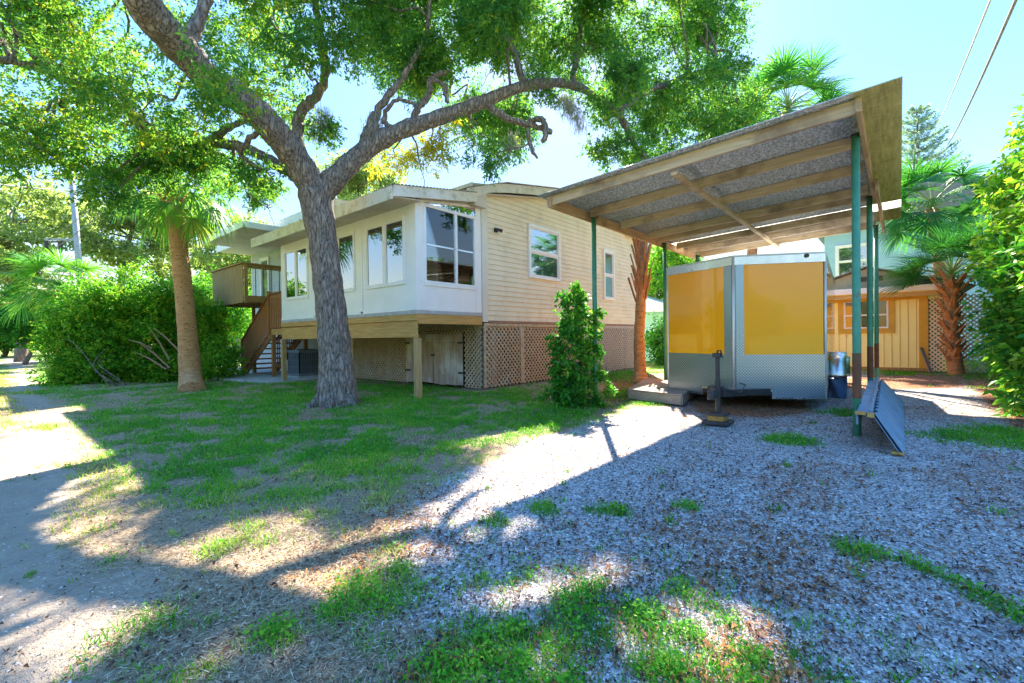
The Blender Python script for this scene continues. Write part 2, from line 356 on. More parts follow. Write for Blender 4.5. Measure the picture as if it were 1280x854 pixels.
def clear_glass(name, refl=.12, tint=(.82, .88, .92)):
    m, nt, bs = new_mat(name); nt.nodes.remove(bs)
    tr = nt.nodes.new('ShaderNodeBsdfTransparent'); tr.inputs[0].default_value = (*tint, 1)
    gl = N(nt, 'ShaderNodeBsdfGlossy', Roughness=.01)
    lw = N(nt, 'ShaderNodeFresnel', IOR=1.5); f = mth(nt, 'ADD', mth(nt, 'MULTIPLY', lw.outputs[0], 1.5), refl, clamp=True)
    mx = nt.nodes.new('ShaderNodeMixShader'); nt.links.new(f, mx.inputs[0]); nt.links.new(tr.outputs[0], mx.inputs[1]); nt.links.new(gl.outputs[0], mx.inputs[2])
    nt.links.new(mx.outputs[0], nt.nodes['Material Output'].inputs[0]); return m
GLASS = glass_mat('window_glass', refl=.38); GLASSD = glass_mat('dark_window_glass', (.02, .025, .03), .04); SUNGLASS = clear_glass('sunroom_glass', .05); SUNGLASS2 = clear_glass('sunroom_side_glass', .4)

# ------------------------------------------------------------------ ground zones (metres on the ground)
gp = lambda L: [tuple(G(x, y)[:2]) for x, y in L]
P_PATH = [(2.3, 60), (2.3, 39.8), (1.35, 22), (1.12, 14), (1.2, 10.3), (.9, 7.3), (.68, 4.4), (.66, 3.3), (.6, 2.6), (.45, 1.9), (.3, .5), (-.9, .5), (-.9, 3), (-.9, 5.5), (-.6, 8), (.2, 9.6), (.35, 15.2), (.6, 24), (1.2, 41.8), (1.3, 60)]
P_GRAV = [(8.3, 3.1), (6.36, 3.5), (3.5, 3.3), (2.05, 2.75), (1.34, 2.0), (.95, 1.0), (.8, -.6), (.8, -3), (6, -3), (11, -1.6), (16, -1.2), (17.2, -.8), (17.2, 1.5), (13.5, 4.9), (10.5, 5.0)]
P_LAWN = gp([(70, 468), (84, 498), (118, 512), (150, 503), (190, 487), (300, 472), (400, 478), (520, 484), (620, 488), (700, 486), (760, 492), (720, 530), (640, 545), (560, 578), (480, 622), (330, 645), (215, 652), (140, 590), (125, 540)])
P_MULCH1 = gp([(750, 470), (800, 468), (860, 480), (850, 500), (760, 500)])
P_MULCH3 = gp([(862, 502), (900, 498), (1010, 500), (1015, 512), (960, 522), (870, 516)])
P_MULCH2 = gp([(1035, 474), (1150, 466), (1210, 470), (1190, 486), (1030, 484)])
GPATCH = [(470, 740, .22), (430, 765, .14), (500, 715, .12), (590, 815, .2), (640, 800, .12), (700, 805, .13), (800, 770, .12), (560, 840, .16), (860, 790, .10), (990, 548, .33), (1270, 540, .5), (1060, 515, .35),
          (905, 770, .07), (940, 825, .1), (345, 795, .12), (275, 683, .12), (860, 632, .1), (770, 640, .12), (680, 640, .12), (620, 655, .1), (830, 830, .13), (660, 835, .13), (1230, 548, .5), (900, 838, .16), (720, 760, .12)]
GLINE = [(1060, 688), (1120, 697), (1160, 712), (1200, 730), (1240, 748), (1279, 768)]
LPATCH = [(930, 512, .9), (890, 508, .7), (1200, 580, .35), (1230, 600, .4), (1260, 580, .4), (1270, 640, .3), (930, 668, .35), (980, 690, .35), (1040, 590, .35), (1260, 545, .6), (560, 830, .12), (960, 840, .2), (380, 520, .5), (520, 660, .3), (900, 700, .25), (1000, 600, .4), (1270, 700, .12), (1190, 515, .6), (480, 560, .4)]
_gl = [G(x, y)[:2] for x, y in GLINE]
_gpt = [(G(x, y)[:2], r*.9) for x, y, r in GPATCH]; _lpt = [(G(x, y)[:2], r) for x, y, r in LPATCH]
def zones(X, Y):
    n1 = fbm(X*1.7, Y*1.7, 5); n2 = fbm(X*.9+40, Y*.9+7, 4); n3 = fbm(X*6+11, Y*6+3, 4)
    wob = (n1-.5)*.55
    path = np.clip(.5 + (poly_dist(X, Y, P_PATH)+wob*1.3-.10)*1.8, 0, 1)*np.clip(1.35-np.clip(fbm(X*2.2+9, Y*.9+2, 4)-.50, 0, 1)*7, 0.1, 1)
    grav = np.clip(.5 + (poly_dist(X, Y, P_GRAV)+wob*1.6)*1.5, 0, 1)
    lawn = poly_dist(X, Y, P_LAWN)+wob*1.2
    g = np.clip(.5+lawn*1.2, 0, 1)*np.clip(.53+(n1-.5)*2.6+(n3-.5)*1.8, 0, 1)
    far = np.clip((np.hypot(X, Y)-16)/5, 0, 1)*(1-path); g = np.maximum(g, far*.75)
    g = np.maximum(g, np.clip(.35*(1-path)*(X < .7)*(Y > 5), 0, 1))           # yellow grass left of the path
    thin = (1-path)*(1-grav)*np.clip(.36+(n2-.5)*1.8+(n3-.5)*1.6, 0, 1); g = np.maximum(g, thin)
    near = np.exp(-((X-1.6)**2+(Y-1.0)**2)/1.6)*np.clip(.30+(n3-.5)*2.2+(n1-.5)*1.4, 0, 1); g = np.maximum(g, near*.9)
    for p, r in _gpt: g = np.maximum(g, np.clip(1.25-np.hypot(X-p[0], Y-p[1])/r*(.75+.8*(n3-.5)), 0, 1))
    for i in range(len(_gl)-1):
        a, b = _gl[i], _gl[i+1]; ab = b-a; t = np.clip(((X-a[0])*ab[0]+(Y-a[1])*ab[1])/(ab@ab), 0, 1)
        g = np.maximum(g, np.clip(1.1-np.hypot(X-a[0]-t*ab[0], Y-a[1]-t*ab[1])/.07*(.7+(n3-.5)*2), 0, 1))
    n4 = fbm(X*.45+3, Y*2.1+5, 4); lit = np.clip(.05+(n2-.5)*.9+(n4-.5)*1.2, 0, .36)*(1-path*.75)
    for p, r in _lpt: lit = np.maximum(lit, np.clip(.95-np.hypot((X-p[0])*.7, Y-p[1])/r*.55-(n3-.5)*1.6-(n1-.5)*1.2, 0, .47))
    lit = np.maximum(lit, np.clip(.5+(poly_dist(X, Y, P_MULCH1)+wob)*1.5, 0, .8)); lit = np.maximum(lit, np.clip(.6+(poly_dist(X, Y, P_MULCH2)+wob)*1.2, 0, .95))
    lit = np.maximum(lit, np.clip(.5+(poly_dist(X, Y, P_MULCH3)+wob*.6)*2, 0, .85))
    hedge = np.clip((-.5-Y-.02*X)*1.2, 0, .8)*(X > 6); lit = np.maximum(lit, hedge)
    return g, grav, path, lit
def gz(X, Y):
    d = np.hypot(X, Y); return ((fbm(X*.8, Y*.8, 3)-.5)*.07 + (fbm(X*5, Y*5, 3)-.5)*.018)*np.clip(d/2, 0, 1)*np.clip((40-d)/20, 0, 1) - .012
def build_ground():
    na, nr = 900, 330
    rr = .12*(900/.12)**(np.linspace(0, 1, nr)**.92); aa = np.linspace(0, 2*PI, na, endpoint=False)
    A, Rr = np.meshgrid(aa, rr); X = Rr*np.cos(A); Y = Rr*np.sin(A); Z = gz(X, Y)
    g, gv, pa, li = zones(X, Y)
    V = np.stack([X.ravel(), Y.ravel(), Z.ravel()], 1); V = np.vstack([V, [[0, 0, 0]]])
    T = np.stack([g.ravel(), gv.ravel(), pa.ravel(), li.ravel()], 1); T = np.vstack([T, T[:1]])
    i = np.arange(nr-1)[:, None]*na; j = np.arange(na)[None]; j2 = (j+1) % na
    F = np.stack([i+j, i+j2, i+na+j2, i+na+j], -1).reshape(-1, 4)[:, ::-1]
    c = V[F].mean(1); tg, tgv, tp, tl = [T[F, k].mean(1) for k in range(4)]
    kind = np.where(tp > .5, 1, np.where(tgv > .5, 2, 0))
    for k, nm in ((0, 'ground'), (1, 'sandy_path'), (2, 'gravel_driveway')):
        Fk = F[kind == k]; used, inv = np.unique(Fk.ravel(), return_inverse=True)
        o = fast_mesh(nm, V[used], inv.reshape(-1, 4), GROUND, tint=T[used], smooth=True, attr='zone'); o['kind'] = 'structure'
build_ground()

# flat pavings
def sheet(name, poly, z, t, mat, kind='structure'):
    b = MB(); b.prism([(x, y, z-t) for x, y in poly], (0, 0, t)); o = b.build(name, mat, bevel=.01); o['kind'] = kind; return o
sheet('concrete_slab', [(5.4, 13.9), (7.8, 13.9), (7.8, 27), (9.5, 33), (4.9, 33), (4.8, 18)], .05, .12, CONC)
sheet('cross_road', [(-60, 33), (30, 46), (30, 50), (-60, 37)], .04, .06, pmat('worn_asphalt', (.30, .29, .29), (.24, .23, .23), 6, .9, .2))

# ------------------------------------------------------------------ the house
house = empty('raised_house', (7.85, 7.6, 0), 'cream sided bungalow raised on lattice walls, with a white glazed sunroom at its corner', 'house')
def courses(b, p, along, nrm, a0, a1, z0, ztop, pitch=.125, lap=.024):
    """lap siding: every course a slanted strip with its own bottom lip; ztop(a) is the wall's top at a"""
    p = Vector(p); al = Vector(along); n = Vector(nrm); z = z0
    zm = max(ztop(a0), ztop(a1), max(ztop(a0+(a1-a0)*i/40) for i in range(41)))
    while z < zm:
        z1 = z+pitch; ok = [a0+(a1-a0)*i/160 for i in range(161) if ztop(a0+(a1-a0)*i/160) > z+.01]
        if not ok: break
        lo, hi = ok[0], ok[-1]; ok1 = [a for a in ok if ztop(a) > z1] or [lo, hi] ; l1, h1 = ok1[0], ok1[-1]
        P = lambda a, zz, o: p+al*a+n*o+Vector((0, 0, zz))
        b.quad(P(lo, z, lap), P(hi, z, lap), P(h1, min(z1, zm), .001), P(l1, min(z1, zm), .001))
        b.quad(P(lo, z, 0), P(hi, z, 0), P(hi, z, lap), P(lo, z, lap)); z = z1
UW, VW = 7.85, 7.6
gable = lambda u: min(4.85+.172*(u-7.4), 5.68-.172*(u-12.2)) - .20
# wall facing the drive
b = MB(); courses(b, (0, VW, 0), (1, 0, 0), (0, -1, 0), UW, 16.25, 1.66, gable); b.build('siding_wall', SIDING, house)
b = MB(); b.prism([(UW+.01, VW+.03, 1.62), (16.24, VW+.03, 1.62), (16.24, VW+.03, 4.75), (12.2, VW+.03, 5.47), (UW+.01, VW+.03, 4.7)], (0, .12, 0)); b.build('wall', SIDING, house)
# left wall of the main body (inside the sunroom, then open)
b = MB(); courses(b, (UW, 0, 0), (0, 1, 0), (-1, 0, 0), VW, 14.1, 1.66, lambda a: 4.7); b.build('siding_wall', SIDING, house)
b = MB(); courses(b, (UW, 0, 0), (0, 1, 0), (-1, 0, 0), 14.1, 21.6, .1, lambda a: 5.1); b.build('siding_wall', SIDING_B, house)
b = MB(); b.box((UW+.03, VW+.16, 1.62), (UW+.15, 21.6, 4.72)); b.box((UW+.03, 13.4, 0), (UW+.15, 21.6, 1.615)); b.box((UW+.03, 21.605, 0), (16.2, 21.7, 4.72)); b.box((16.12, VW+.16, 0.0), (16.24, 21.6, 4.72)); b.box((UW+.16, VW+.2, 1.5), (16.1, 21.5, 1.6)); b.build('wall', SIDING, house)
for bxs in ([((UW-.03, VW-.03, 1.62), (UW+.17, VW+.0, 4.66)), ((UW-.03, VW+.0001, 1.62), (UW-.001, VW+.12, 4.66))], [((16.17, VW-.03, 1.62), (16.30, VW, 4.74))], [((UW-.03, 21.5, .05), (UW-.002, 21.63, 5.05))]):
    b = MB()
    for p0, p1 in bxs: b.box(p0, p1)
    b.build('corner_trim', TRIM, house, bevel=.004)
b = MB(); b.box((UW+.18, VW-.035, 1.60), (16.16, VW-.003, 1.655)); b.build('base_trim', pmat('brown_base_trim', (.34, .19, .13), (.26, .14, .10), 6, .7), house)
# roofs: profile in (u, z) extruded along v
def roof(prof, v0, v1, th, name, mat):
    up = [(u, v0, z) for u, z in prof]; dn = [(u, v0, z-th) for u, z in reversed(prof)]
    b = MB(); n = len(prof)
    for i in range(n-1):
        (u0, z0), (u1, z1) = prof[i], prof[i+1]
        b.prism([(u0, v0, z0-th), (u1, v0, z1-th), (u1, v0, z1), (u0, v0, z0)], (0, v1-v0, 0))
    return b.build(name, mat, house)
def fascia(prof, v, hgt, th, name, mat, parent, up=.02):
    b = MB()
    for (u0, z0), (u1, z1) in zip(prof[:-1], prof[1:]):
        b.prism([(u0, v, z0-hgt), (u1, v, z1-hgt), (u1, v, z1+up), (u0, v, z0+up)], (0, th, 0))
    return b.build(name, mat, parent, bevel=.004)
mp = [(7.45, 4.80), (8.0, 4.95), (12.2, 5.68), (16.9, 4.87)]
r = roof([(7.47, 4.81), (12.2, 5.66), (16.85, 4.86)], 7.44, 12.3, .10, 'roof', ROOFM)
fascia([(7.2, 4.60), (7.6, 4.74), (8.0, 4.90), (8.6, 5.04), (12.2, 5.69), (16.88, 4.88)], 7.40, .20, .03, 'fascia', FASCIA, r)
b = MB(); b.box((7.41, 7.44, 4.55), (7.44, 12.3, 4.82)); b.build('fascia', FASCIA, r)
b = MB(); b.prism([(7.6, 7.432, 4.60), (12.2, 7.432, 5.46), (16.8, 7.432, 4.67), (16.8, 7.432, 4.65), (12.2, 7.432, 5.44), (7.6, 7.432, 4.58)], (0, .17, 0)); b.build('soffit', SOFFIT, r)
# wavy metal sheet edge on top of the fascia
def wavy(u0, z0, u1, z1, v0, v1, amp=.012, pitch=.09):
    b = MB(); L = math.hypot(u1-u0, z1-z0); n = int(L/pitch*6); vs = []
    for i in range(n+1):
        t = i/n; z = z0+(z1-z0)*t+amp*math.sin(2*PI*t*L/pitch); u = u0+(u1-u0)*t; vs += [(u, v0, z), (u, v1, z)]
    b.add(vs, [(2*i, 2*i+1, 2*i+3, 2*i+2) for i in range(n)]); return b
wavy(7.2, 4.64, 8.55, 5.08, 7.36, 7.9).build('metal_sheet', ROOFM, r); wavy(8.55, 5.08, 12.2, 5.73, 7.36, 7.9).build('metal_sheet', ROOFM, r)
# taller rear section roof
r2 = roof([(6.62, 5.22), (12.2, 5.55), (17, 5.2)], 12.2, 21.9, .1, 'roof', ROOFM)
b = MB(); b.box((6.58, 12.17, 4.97), (6.615, 21.93, 5.25)); b.build('fascia', WHITE, r2, bevel=.004)
fascia([(6.62, 5.22), (12.2, 5.56), (17, 5.21)], 12.16, .24, .03, 'fascia', FASCIA, r2)
b = MB(); b.box((6.62, 12.2, 5.0), (7.85, 21.9, 5.02)); b.build('soffit', SOFFIT, r2)
b = MB(); b.prism([(7.86, 12.35, 4.6), (16.2, 12.35, 4.6), (16.2, 12.35, 5.15), (12.2, 12.35, 5.4), (7.86, 12.35, 5.15)], (0, .1, 0)); b.build('wall', SIDING, house)
# canopy roof over the balcony
b = MB(); b.box((5.45, 15.6, 4.86), (7.8, 19.6, 4.96)); r3 = b.build('balcony_roof', SOFFIT, house)
b = MB(); b.box((5.41, 15.56, 4.80), (5.447, 19.64, 4.99)); b.box((5.45, 15.56, 4.80), (6.58, 15.597, 4.99)); b.build('fascia', WHITE, r3, bevel=.004)
# double-hung windows with frame, sash bars and a pane
def dh_window(v_or_u, a0, a1, z0, z1, plane='v', off=0., parent=house, mat=GLASS, name='window', fr=.075, mid=True, wm=None):
    wm = wm or WHITE
    if plane == 'v': P = lambda a, o, z: (a, v_or_u-o, z)
    else: P = lambda a, o, z: (v_or_u-o, a, z)
    B = lambda b, p0, p1: b.box(P(*p0), P(*p1))
    b = MB()
    B(b, (a0, off, z0), (a0+fr, off+.06, z1)); B(b, (a1-fr, off, z0), (a1, off+.06, z1))
    B(b, (a0+fr, off, z0), (a1-fr, off+.06, z0+fr)); B(b, (a0+fr, off, z1-fr), (a1-fr, off+.06, z1))
    f = b.build('window', wm, parent, bevel=.004) if name == 'window' else b.build(name, wm, parent, bevel=.004)
    b = MB(); s = .035; zc = (z0+z1)/2
    if mid: B(b, (a0+fr, off, zc-.025), (a1-fr, off+.045, zc+.025))
    for (q0, q1, o) in ([(z0+fr, zc-.025, .02), (zc+.025, z1-fr, .03)] if mid else [(z0+fr, z1-fr, .03)]):
        B(b, (a0+fr, off, q0), (a0+fr+s, off+o, q1)); B(b, (a1-fr-s, off, q0), (a1-fr, off+o, q1))
        B(b, (a0+fr+s, off, q0), (a1-fr-s, off+o, q0+s)); B(b, (a0+fr+s, off, q1-s), (a1-fr-s, off+o, q1))
    b.build('sash', wm, f)
    b = MB(); B(b, (a0+fr+s-.002, off+.004, z0+fr+.03), (a1-fr-s+.002, off+.012, z1-fr-.03)); b.build('pane', mat, f)
    return f
dh_window(VW, 9.60, 11.07, 2.84, 4.29, off=.016)
dh_window(VW, 13.65, 14.38, 2.47, 4.16, off=.016)
# wall lamp
b = MB(); b.box((8.27, VW-.045, 3.84), (8.39, VW-.017, 3.94)); b.tube([(8.33, VW-.045, 3.9), (8.33, VW-.10, 3.9), (8.24, VW-.16, 3.86)], [.03, .03, .045], 10); b.tube([(8.33, VW-.08, 3.9), (8.42, VW-.16, 3.86)], [.03, .045], 10)
b.build('wall_lamp', BLACK, house)
# ---- sunroom
V1 = 14.05; U0 = 5.9
sr = MB(); sr.box((U0, VW, 1.84), (UW-.04, VW+.1, 2.42))                                       # front kick panel
sr.box((U0, VW+.101, 1.84), (U0+.1, V1, 2.43)); sr.box((U0, VW+.101, 3.85), (U0+.1, V1, 4.24))
wins = [(7.96, 9.46), (9.93, 11.55), (12.32, 13.77)]
cols = [(VW+.101, 7.96), (9.46, 9.93), (11.55, 12.32), (13.77, V1)]
for a, c in cols: sr.box((U0, a, 2.43), (U0+.1, c, 3.85))
sr.box((U0+.101, V1-.1, 1.84), (UW-.04, V1, 4.3))
sun_w = sr.build('sunroom_wall', WHITE, house, bevel=.003)
b = MB(); b.box((U0-.012, VW-.012, 1.84), (U0+.20, VW-.001, 4.12)); b.box((U0-.012, VW, 1.84), (U0-.001, VW+.30, 4.14))
for a, c in ((9.62, 9.70), (11.88, 11.96)): b.box((U0-.012, a, 1.84), (U0-.001, c, 4.2))
b.box((UW-.22, VW-.012, 1.84), (UW-.04, VW+.0, 4.45)); b.box((U0-.012, VW+.301, 1.82), (U0-.001, V1, 1.90)); b.box((U0+.2, VW-.012, 1.82), (UW-.221, VW-.001, 1.90))
b.box((U0+.2, VW-.02, 2.36), (UW-.221, VW-.001, 2.42)); b.build('corner_post', WHITE, sun_w, bevel=.003)
b = MB(); b.box((U0-.02, VW-.02, 1.76), (UW-.04, V1, 1.835)); b.build('floor', CONC, sun_w)
b = MB(); b.box((U0+.1, VW+.1, 3.98+.3), (UW-.05, V1-.1, 4.31)); b.build('ceiling', SOFFIT, sun_w)
for a0, a1 in wins:
    c = (a0+a1)/2; f = MB()
    f.box((U0-.03, a0, 2.40), (U0+.02, a0+.05, 3.86)); f.box((U0-.03, a1-.05, 2.40), (U0+.02, a1, 3.86)); f.box((U0-.03, a0+.05, 2.40), (U0+.02, a1-.05, 2.455)); f.box((U0-.03, a0+.05, 3.80), (U0+.02, a1-.05, 3.86)); f.box((U0-.03, c-.04, 2.455), (U0+.02, c+.04, 3.80))
    fo = f.build('window', WHITE, house, bevel=.003)
    g = MB(); s = MB()
    for q0, q1 in ((a0+.05, c-.04), (c+.04, a1-.05)):
        s.box((U0-.015, q0, 2.456), (U0+.015, q0+.035, 3.799)); s.box((U0-.015, q1-.035, 2.456), (U0+.015, q1, 3.799)); s.box((U0-.015, q0+.035, 2.456), (U0+.015, q1-.035, 2.49)); s.box((U0-.015, q0+.035, 3.765), (U0+.015, q1-.035, 3.799))
        g.box((U0-.003, q0+.033, 2.488), (U0+.003, q1-.033, 3.767))
    s.build('sash', WHITE, fo); g.build('pane', SUNGLASS2, fo)
# front glazing: two tall panes and a sloped transom
f = MB(); z0, zt = 2.42, 4.02
for a in (U0+.19, 6.98, UW-.27): f.box((a, VW-.02, z0), (a+.06, VW+.05, zt))
f.box((U0+.12, VW-.021, z0), (UW-.2, VW+.05, z0+.05)); f.box((U0+.12, VW-.021, zt), (UW-.2, VW+.05, zt+.07))
f.prism([(U0+.12, VW-.019, 4.09), (UW-.2, VW-.019, 4.30), (UW-.2, VW-.019, 4.36), (U0+.12, VW-.019, 4.14)], (0, .06, 0))
fo = f.build('window', WHITE, house, bevel=.003)
s = MB()
for q0, q1 in ((U0+.25, 6.98), (7.04, UW-.27)):
    s.box((q0, VW-.006, 3.22), (q1, VW+.02, 3.25)); s.box((q0, VW-.006, z0+.05), (q0+.02, VW+.02, zt)); s.box((q1-.02, VW-.006, z0+.05), (q1, VW+.02, zt))
s.build('sash', GALV, fo)
g = MB(); g.box((U0+.2, VW+.004, z0+.04), (UW-.25, VW+.008, zt+.01)); g.prism([(U0+.3, VW+.004, 4.08), (UW-.2, VW+.004, 4.08), (UW-.2, VW+.004, 4.31), (U0+.3, VW+.004, 4.12)], (0, .004, 0)); g.build('pane', SUNGLASS, fo)
# sunroom inner door and inner window
dh_window(UW, 8.3, 9.3, 1.95, 4.0, 'u', .016, house, GLASSD, 'inner_door', .1, False)
dh_window(UW, 10.2, 11.6, 2.6, 3.9, 'u', .016, house, GLASSD, 'window')
# sunroom roof
pr = [(5.22, 4.19), (7.5, 4.56)]
r4 = roof([(5.24, 4.17), (7.44, 4.54)], 7.44, 14.3, .06, 'sunroom_roof', ROOFM)
b = MB(); b.box((5.18, 7.41, 3.93), (5.225, 14.33, 4.19)); b.build('fascia', FASCIA, r4, bevel=.004)
fascia(pr, 7.38, .20, .03, 'fascia', FASCIA, r4)
b = MB(); b.prism([(5.23, 7.42, 3.98), (U0+.02, 7.42, 4.05), (U0+.02, 7.42, 4.07), (5.23, 7.42, 4.0)], (0, 6.85, 0)); b.prism([(U0, 7.42, 4.15), (7.4, 7.42, 4.36), (7.4, 7.42, 4.38), (U0, 7.42, 4.17)], (0, .17, 0)); b.build('soffit', SOFFIT, r4)
wavy(5.2, 4.215, 7.5, 4.585, 7.35, 7.8).build('metal_sheet', ROOFM, r4)
# leaf debris lying along the eave
for i in range(26):
    b = MB(); v = 7.6+6*random.random()**1.2; b.tube([(5.2+.03*random.random(), v, 4.20), (5.22, v+.04+.05*random.random(), 4.215+.03*random.random())], [.014, .008], 5)
    b.build('leaf_debris', BLACK, r4)
b = MB(); b.prism([(U0+.1, VW+.02, 4.15), (UW-.05, VW+.02, 4.38), (UW-.05, VW+.02, 4.50), (U0+.1, VW+.02, 4.20)], (0, .06, 0)); b.build('wall', WHITE, house)
b = MB(); b.box((7.44, 7.42, 4.30), (7.84, 7.595, 4.62)); b.build('soffit_box', SOFFIT, house)
# wooden rim beams and posts carrying the sunroom
b = MB(); b.box((U0-.03, VW-.02, 1.62), (U0+.01, V1+.02, 1.755)); b.box((U0-.03, V1-2, 1.62), (U0, V1, 1.64)); b.build('rim_beam', PWOOD_Y, house, bevel=.004)
b = MB(); b.box((U0-.005, VW+.01, 1.27), (U0+.035, V1, 1.615)); b.build('rim_beam', PWOOD_Y, house, bevel=.004)
b = MB(); b.box((U0+.011, VW-.02, 1.55), (UW-.05, VW+.02, 1.755)); b.build('rim_beam', PWOOD_X, house, bevel=.004)
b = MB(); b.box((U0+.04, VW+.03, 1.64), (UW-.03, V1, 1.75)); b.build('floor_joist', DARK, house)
for p in ((U0-.02, VW+.0), (U0-.02, V1-.05)):
    b = MB(); b.box((p[0]-.01, p[1]-.025, -.03), (p[0]+.11, p[1]+.10, 1.26)); b.build('post', PWOOD_Z, house, bevel=.006)
# lattice panels
def lattice(o, al, nrm, a0, a1, z0, z1, mat, pitch=.115, wd=.036, parent=house, frame=.07, name='lattice_panel'):
    o = Vector(o); al = Vector(al); n = Vector(nrm); b = MB(); W = a1-a0; Hh = z1-z0
    def clip(c, sgn):                        # the line x - sgn*z = c inside the W x Hh rectangle
        pts = []
        zs = [0, Hh]; xs = [0, W]
        for z in zs:
            x = c+sgn*z
            if -1e-6 <= x <= W+1e-6: pts.append((x, z))
        for x in xs:
            z = (x-c)*sgn
            if 1e-6 < z < Hh-1e-6: pts.append((x, z))
        return sorted(pts)[:1]+sorted(pts)[-1:] if len(pts) >= 2 else None
    for sgn, off in ((1, .0), (-1, .012)):
        c = -Hh-pitch if sgn > 0 else 0
        while c < W+Hh+pitch:
            q = clip(c, sgn)
            if q and math.hypot(q[0][0]-q[1][0], q[0][1]-q[1][1]) > .05:
                P = [o+al*(a0+x)+n*off+Vector((0, 0, z0+z)) for x, z in q]; b.bar(P[0], P[1], .009, wd, up=al.cross(Vector((0,0,1))).cross((P[1]-P[0]).normalized()))
            c += pitch*1.0
    if frame:
        Q = lambda a, z, oo: tuple(o+al*a+n*oo+Vector((0, 0, z)))
        b.box(Q(a0, z0, .02), Q(a0+frame, z1, .035)); b.box(Q(a1-frame, z0, .02), Q(a1, z1, .035)); b.box(Q(a0, z1-frame, .02), Q(a1, z1, .0355))
    return b.build(name, mat, parent)
LU = UW-.02
lattice((LU, 0, 0), (0, 1, 0), (-1, 0, 0), 10.5, 13.35, .02, 1.60, LATW, .125, .04)
lattice((LU, 0, 0), (0, 1, 0), (-1, 0, 0), 8.23, 10.5, 1.37, 1.60, LATW, .125, .04, frame=0)
lattice((LU, 0, 0), (0, 1, 0), (-1, 0, 0), 7.62, 8.22, .02, 1.60, LATW, .125, .04, frame=0)
lattice((0, VW, 0), (1, 0, 0), (0, -1, 0), UW, 9.3, .03, 1.59, LATW, .14, .042)
lattice((0, VW, 0), (1, 0, 0), (0, -1, 0), 9.31, 12.0, .03, 1.59, LATW, .14, .042)
lattice((0, VW, 0), (1, 0, 0), (0, -1, 0), 12.01, 16.2, .03, 1.59, LATG, .14, .045)
b = MB()                                     # reddish boards and posts seen through the lattice
RB = wood('red_boards', (.20, .10, .06), (.11, .06, .04), 'z', .85)
for u in np.arange(8.5, 16, .62):
    b = MB(); b.box((u, VW+.06, 0), (u+.14+.1*random.random(), VW+.10, 1.5)); b.build('under_floor_board', RB, house)
for u, v in ((8.3, 8.0), (8.3, 12), (11.5, 9), (14, 9)):
    b = MB(); b.box((u, v, 0), (u+.3, v+.3, 1.5)); b.build('pier', CONC, house)
b = MB(); b.box((8.7, VW+.5, 0), (16, VW+.55, 1.5)); b.build('under_floor_dark_backing', DARK, house)  # added backing sheet, near-black to stand for the shade behind the lattice
b = MB(); b.box((8.3, 7.75, 0), (8.5, 7.95, 1.5)); b.build('pier', CONC, house)
b = MB(); b.box((9.2, 8.3, 0), (9.3, 13.2, 1.5)); b.build('under_floor_dark_backing', DARK, house)  # second dark backing, under-floor shade put into its colour
# pair of old board doors under the sunroom
for k, (a0, a1) in enumerate(((8.25, 9.36), (9.38, 10.48))):
    b = MB(); n = 5; w_ = (a1-a0)/n
    for i in range(n):
        lo = .04+.05*random.random(); b.box((LU-.05-.004*random.random(), a0+i*w_+.004, lo), (LU-.025, a0+(i+1)*w_-.004, 1.13))
    b.box((LU-.075, a0+.004, 1.135), (LU-.03, a1-.004, 1.36)); 
    d = b.build('board_door', BOARD, house, bevel=.003)
    h = MB(); e = a0+.03 if k == 0 else a1-.03
    for z in (.35, 1.1): h.box((LU-.085, e-.10, z), (LU-.056, e+.10, z+.05))
    h.build('hinge', BLACK, d)
b = MB(); b.box((LU-.095, 9.30, .78), (LU-.056, 9.42, .83)); b.build('latch', BLACK, house)
# rear door and window on the balcony wall
dh_window(UW, 19.7, 20.6, 2.85, 4.7, 'u', .016, house, GLASSD, 'rear_door', .1, False)

# ------------------------------------------------------------------ stair, landing and balcony
st = empty('wooden_stair', (6.3, 14.2, 0), 'reddish brown wooden stair with baluster railings and a landing beside the sunroom', 'stairs')
b = MB(); 
for i in range(12): b.box((6.28, 14.12+i*.138, 1.62), (7.82, 14.12+i*.138+.128, 1.655))
b.build('landing', DECKR, st)
b = MB(); b.box((6.27, 14.1, 1.42), (6.31, 15.78, 1.615)); b.box((6.31, 15.74, 1.42), (7.82, 15.78, 1.615)); b.build('rim_joist', PWOOD_Y, st)
for p in ((6.24, 15.6), (7.3, 15.6)):
    b = MB(); b.box((p[0], p[1], -.02), (p[0]+.11, p[1]+.11, 1.418)); b.build('post', DECKR, st, bevel=.005)
S0, S1 = Vector((6.3, 15.8, 1.60)), Vector((6.3, 18.2, .12))
for u in (6.3, 7.35):
    b = MB(); b.bar((u, S0.y, S0.z-.12), (u, S1.y, S1.z-.06), .05, .27); b.build('stringer', DECKR, st)
for i in range(8):
    t = (i+.5)/8; y = S0.y+(S1.y-S0.y)*t; z = S0.z+(S1.z-S0.z)*t
    b = MB(); b.box((6.22, y-.15, z-.02), (7.42, y+.15, z+.025)); b.build('tread', DECKR, st)
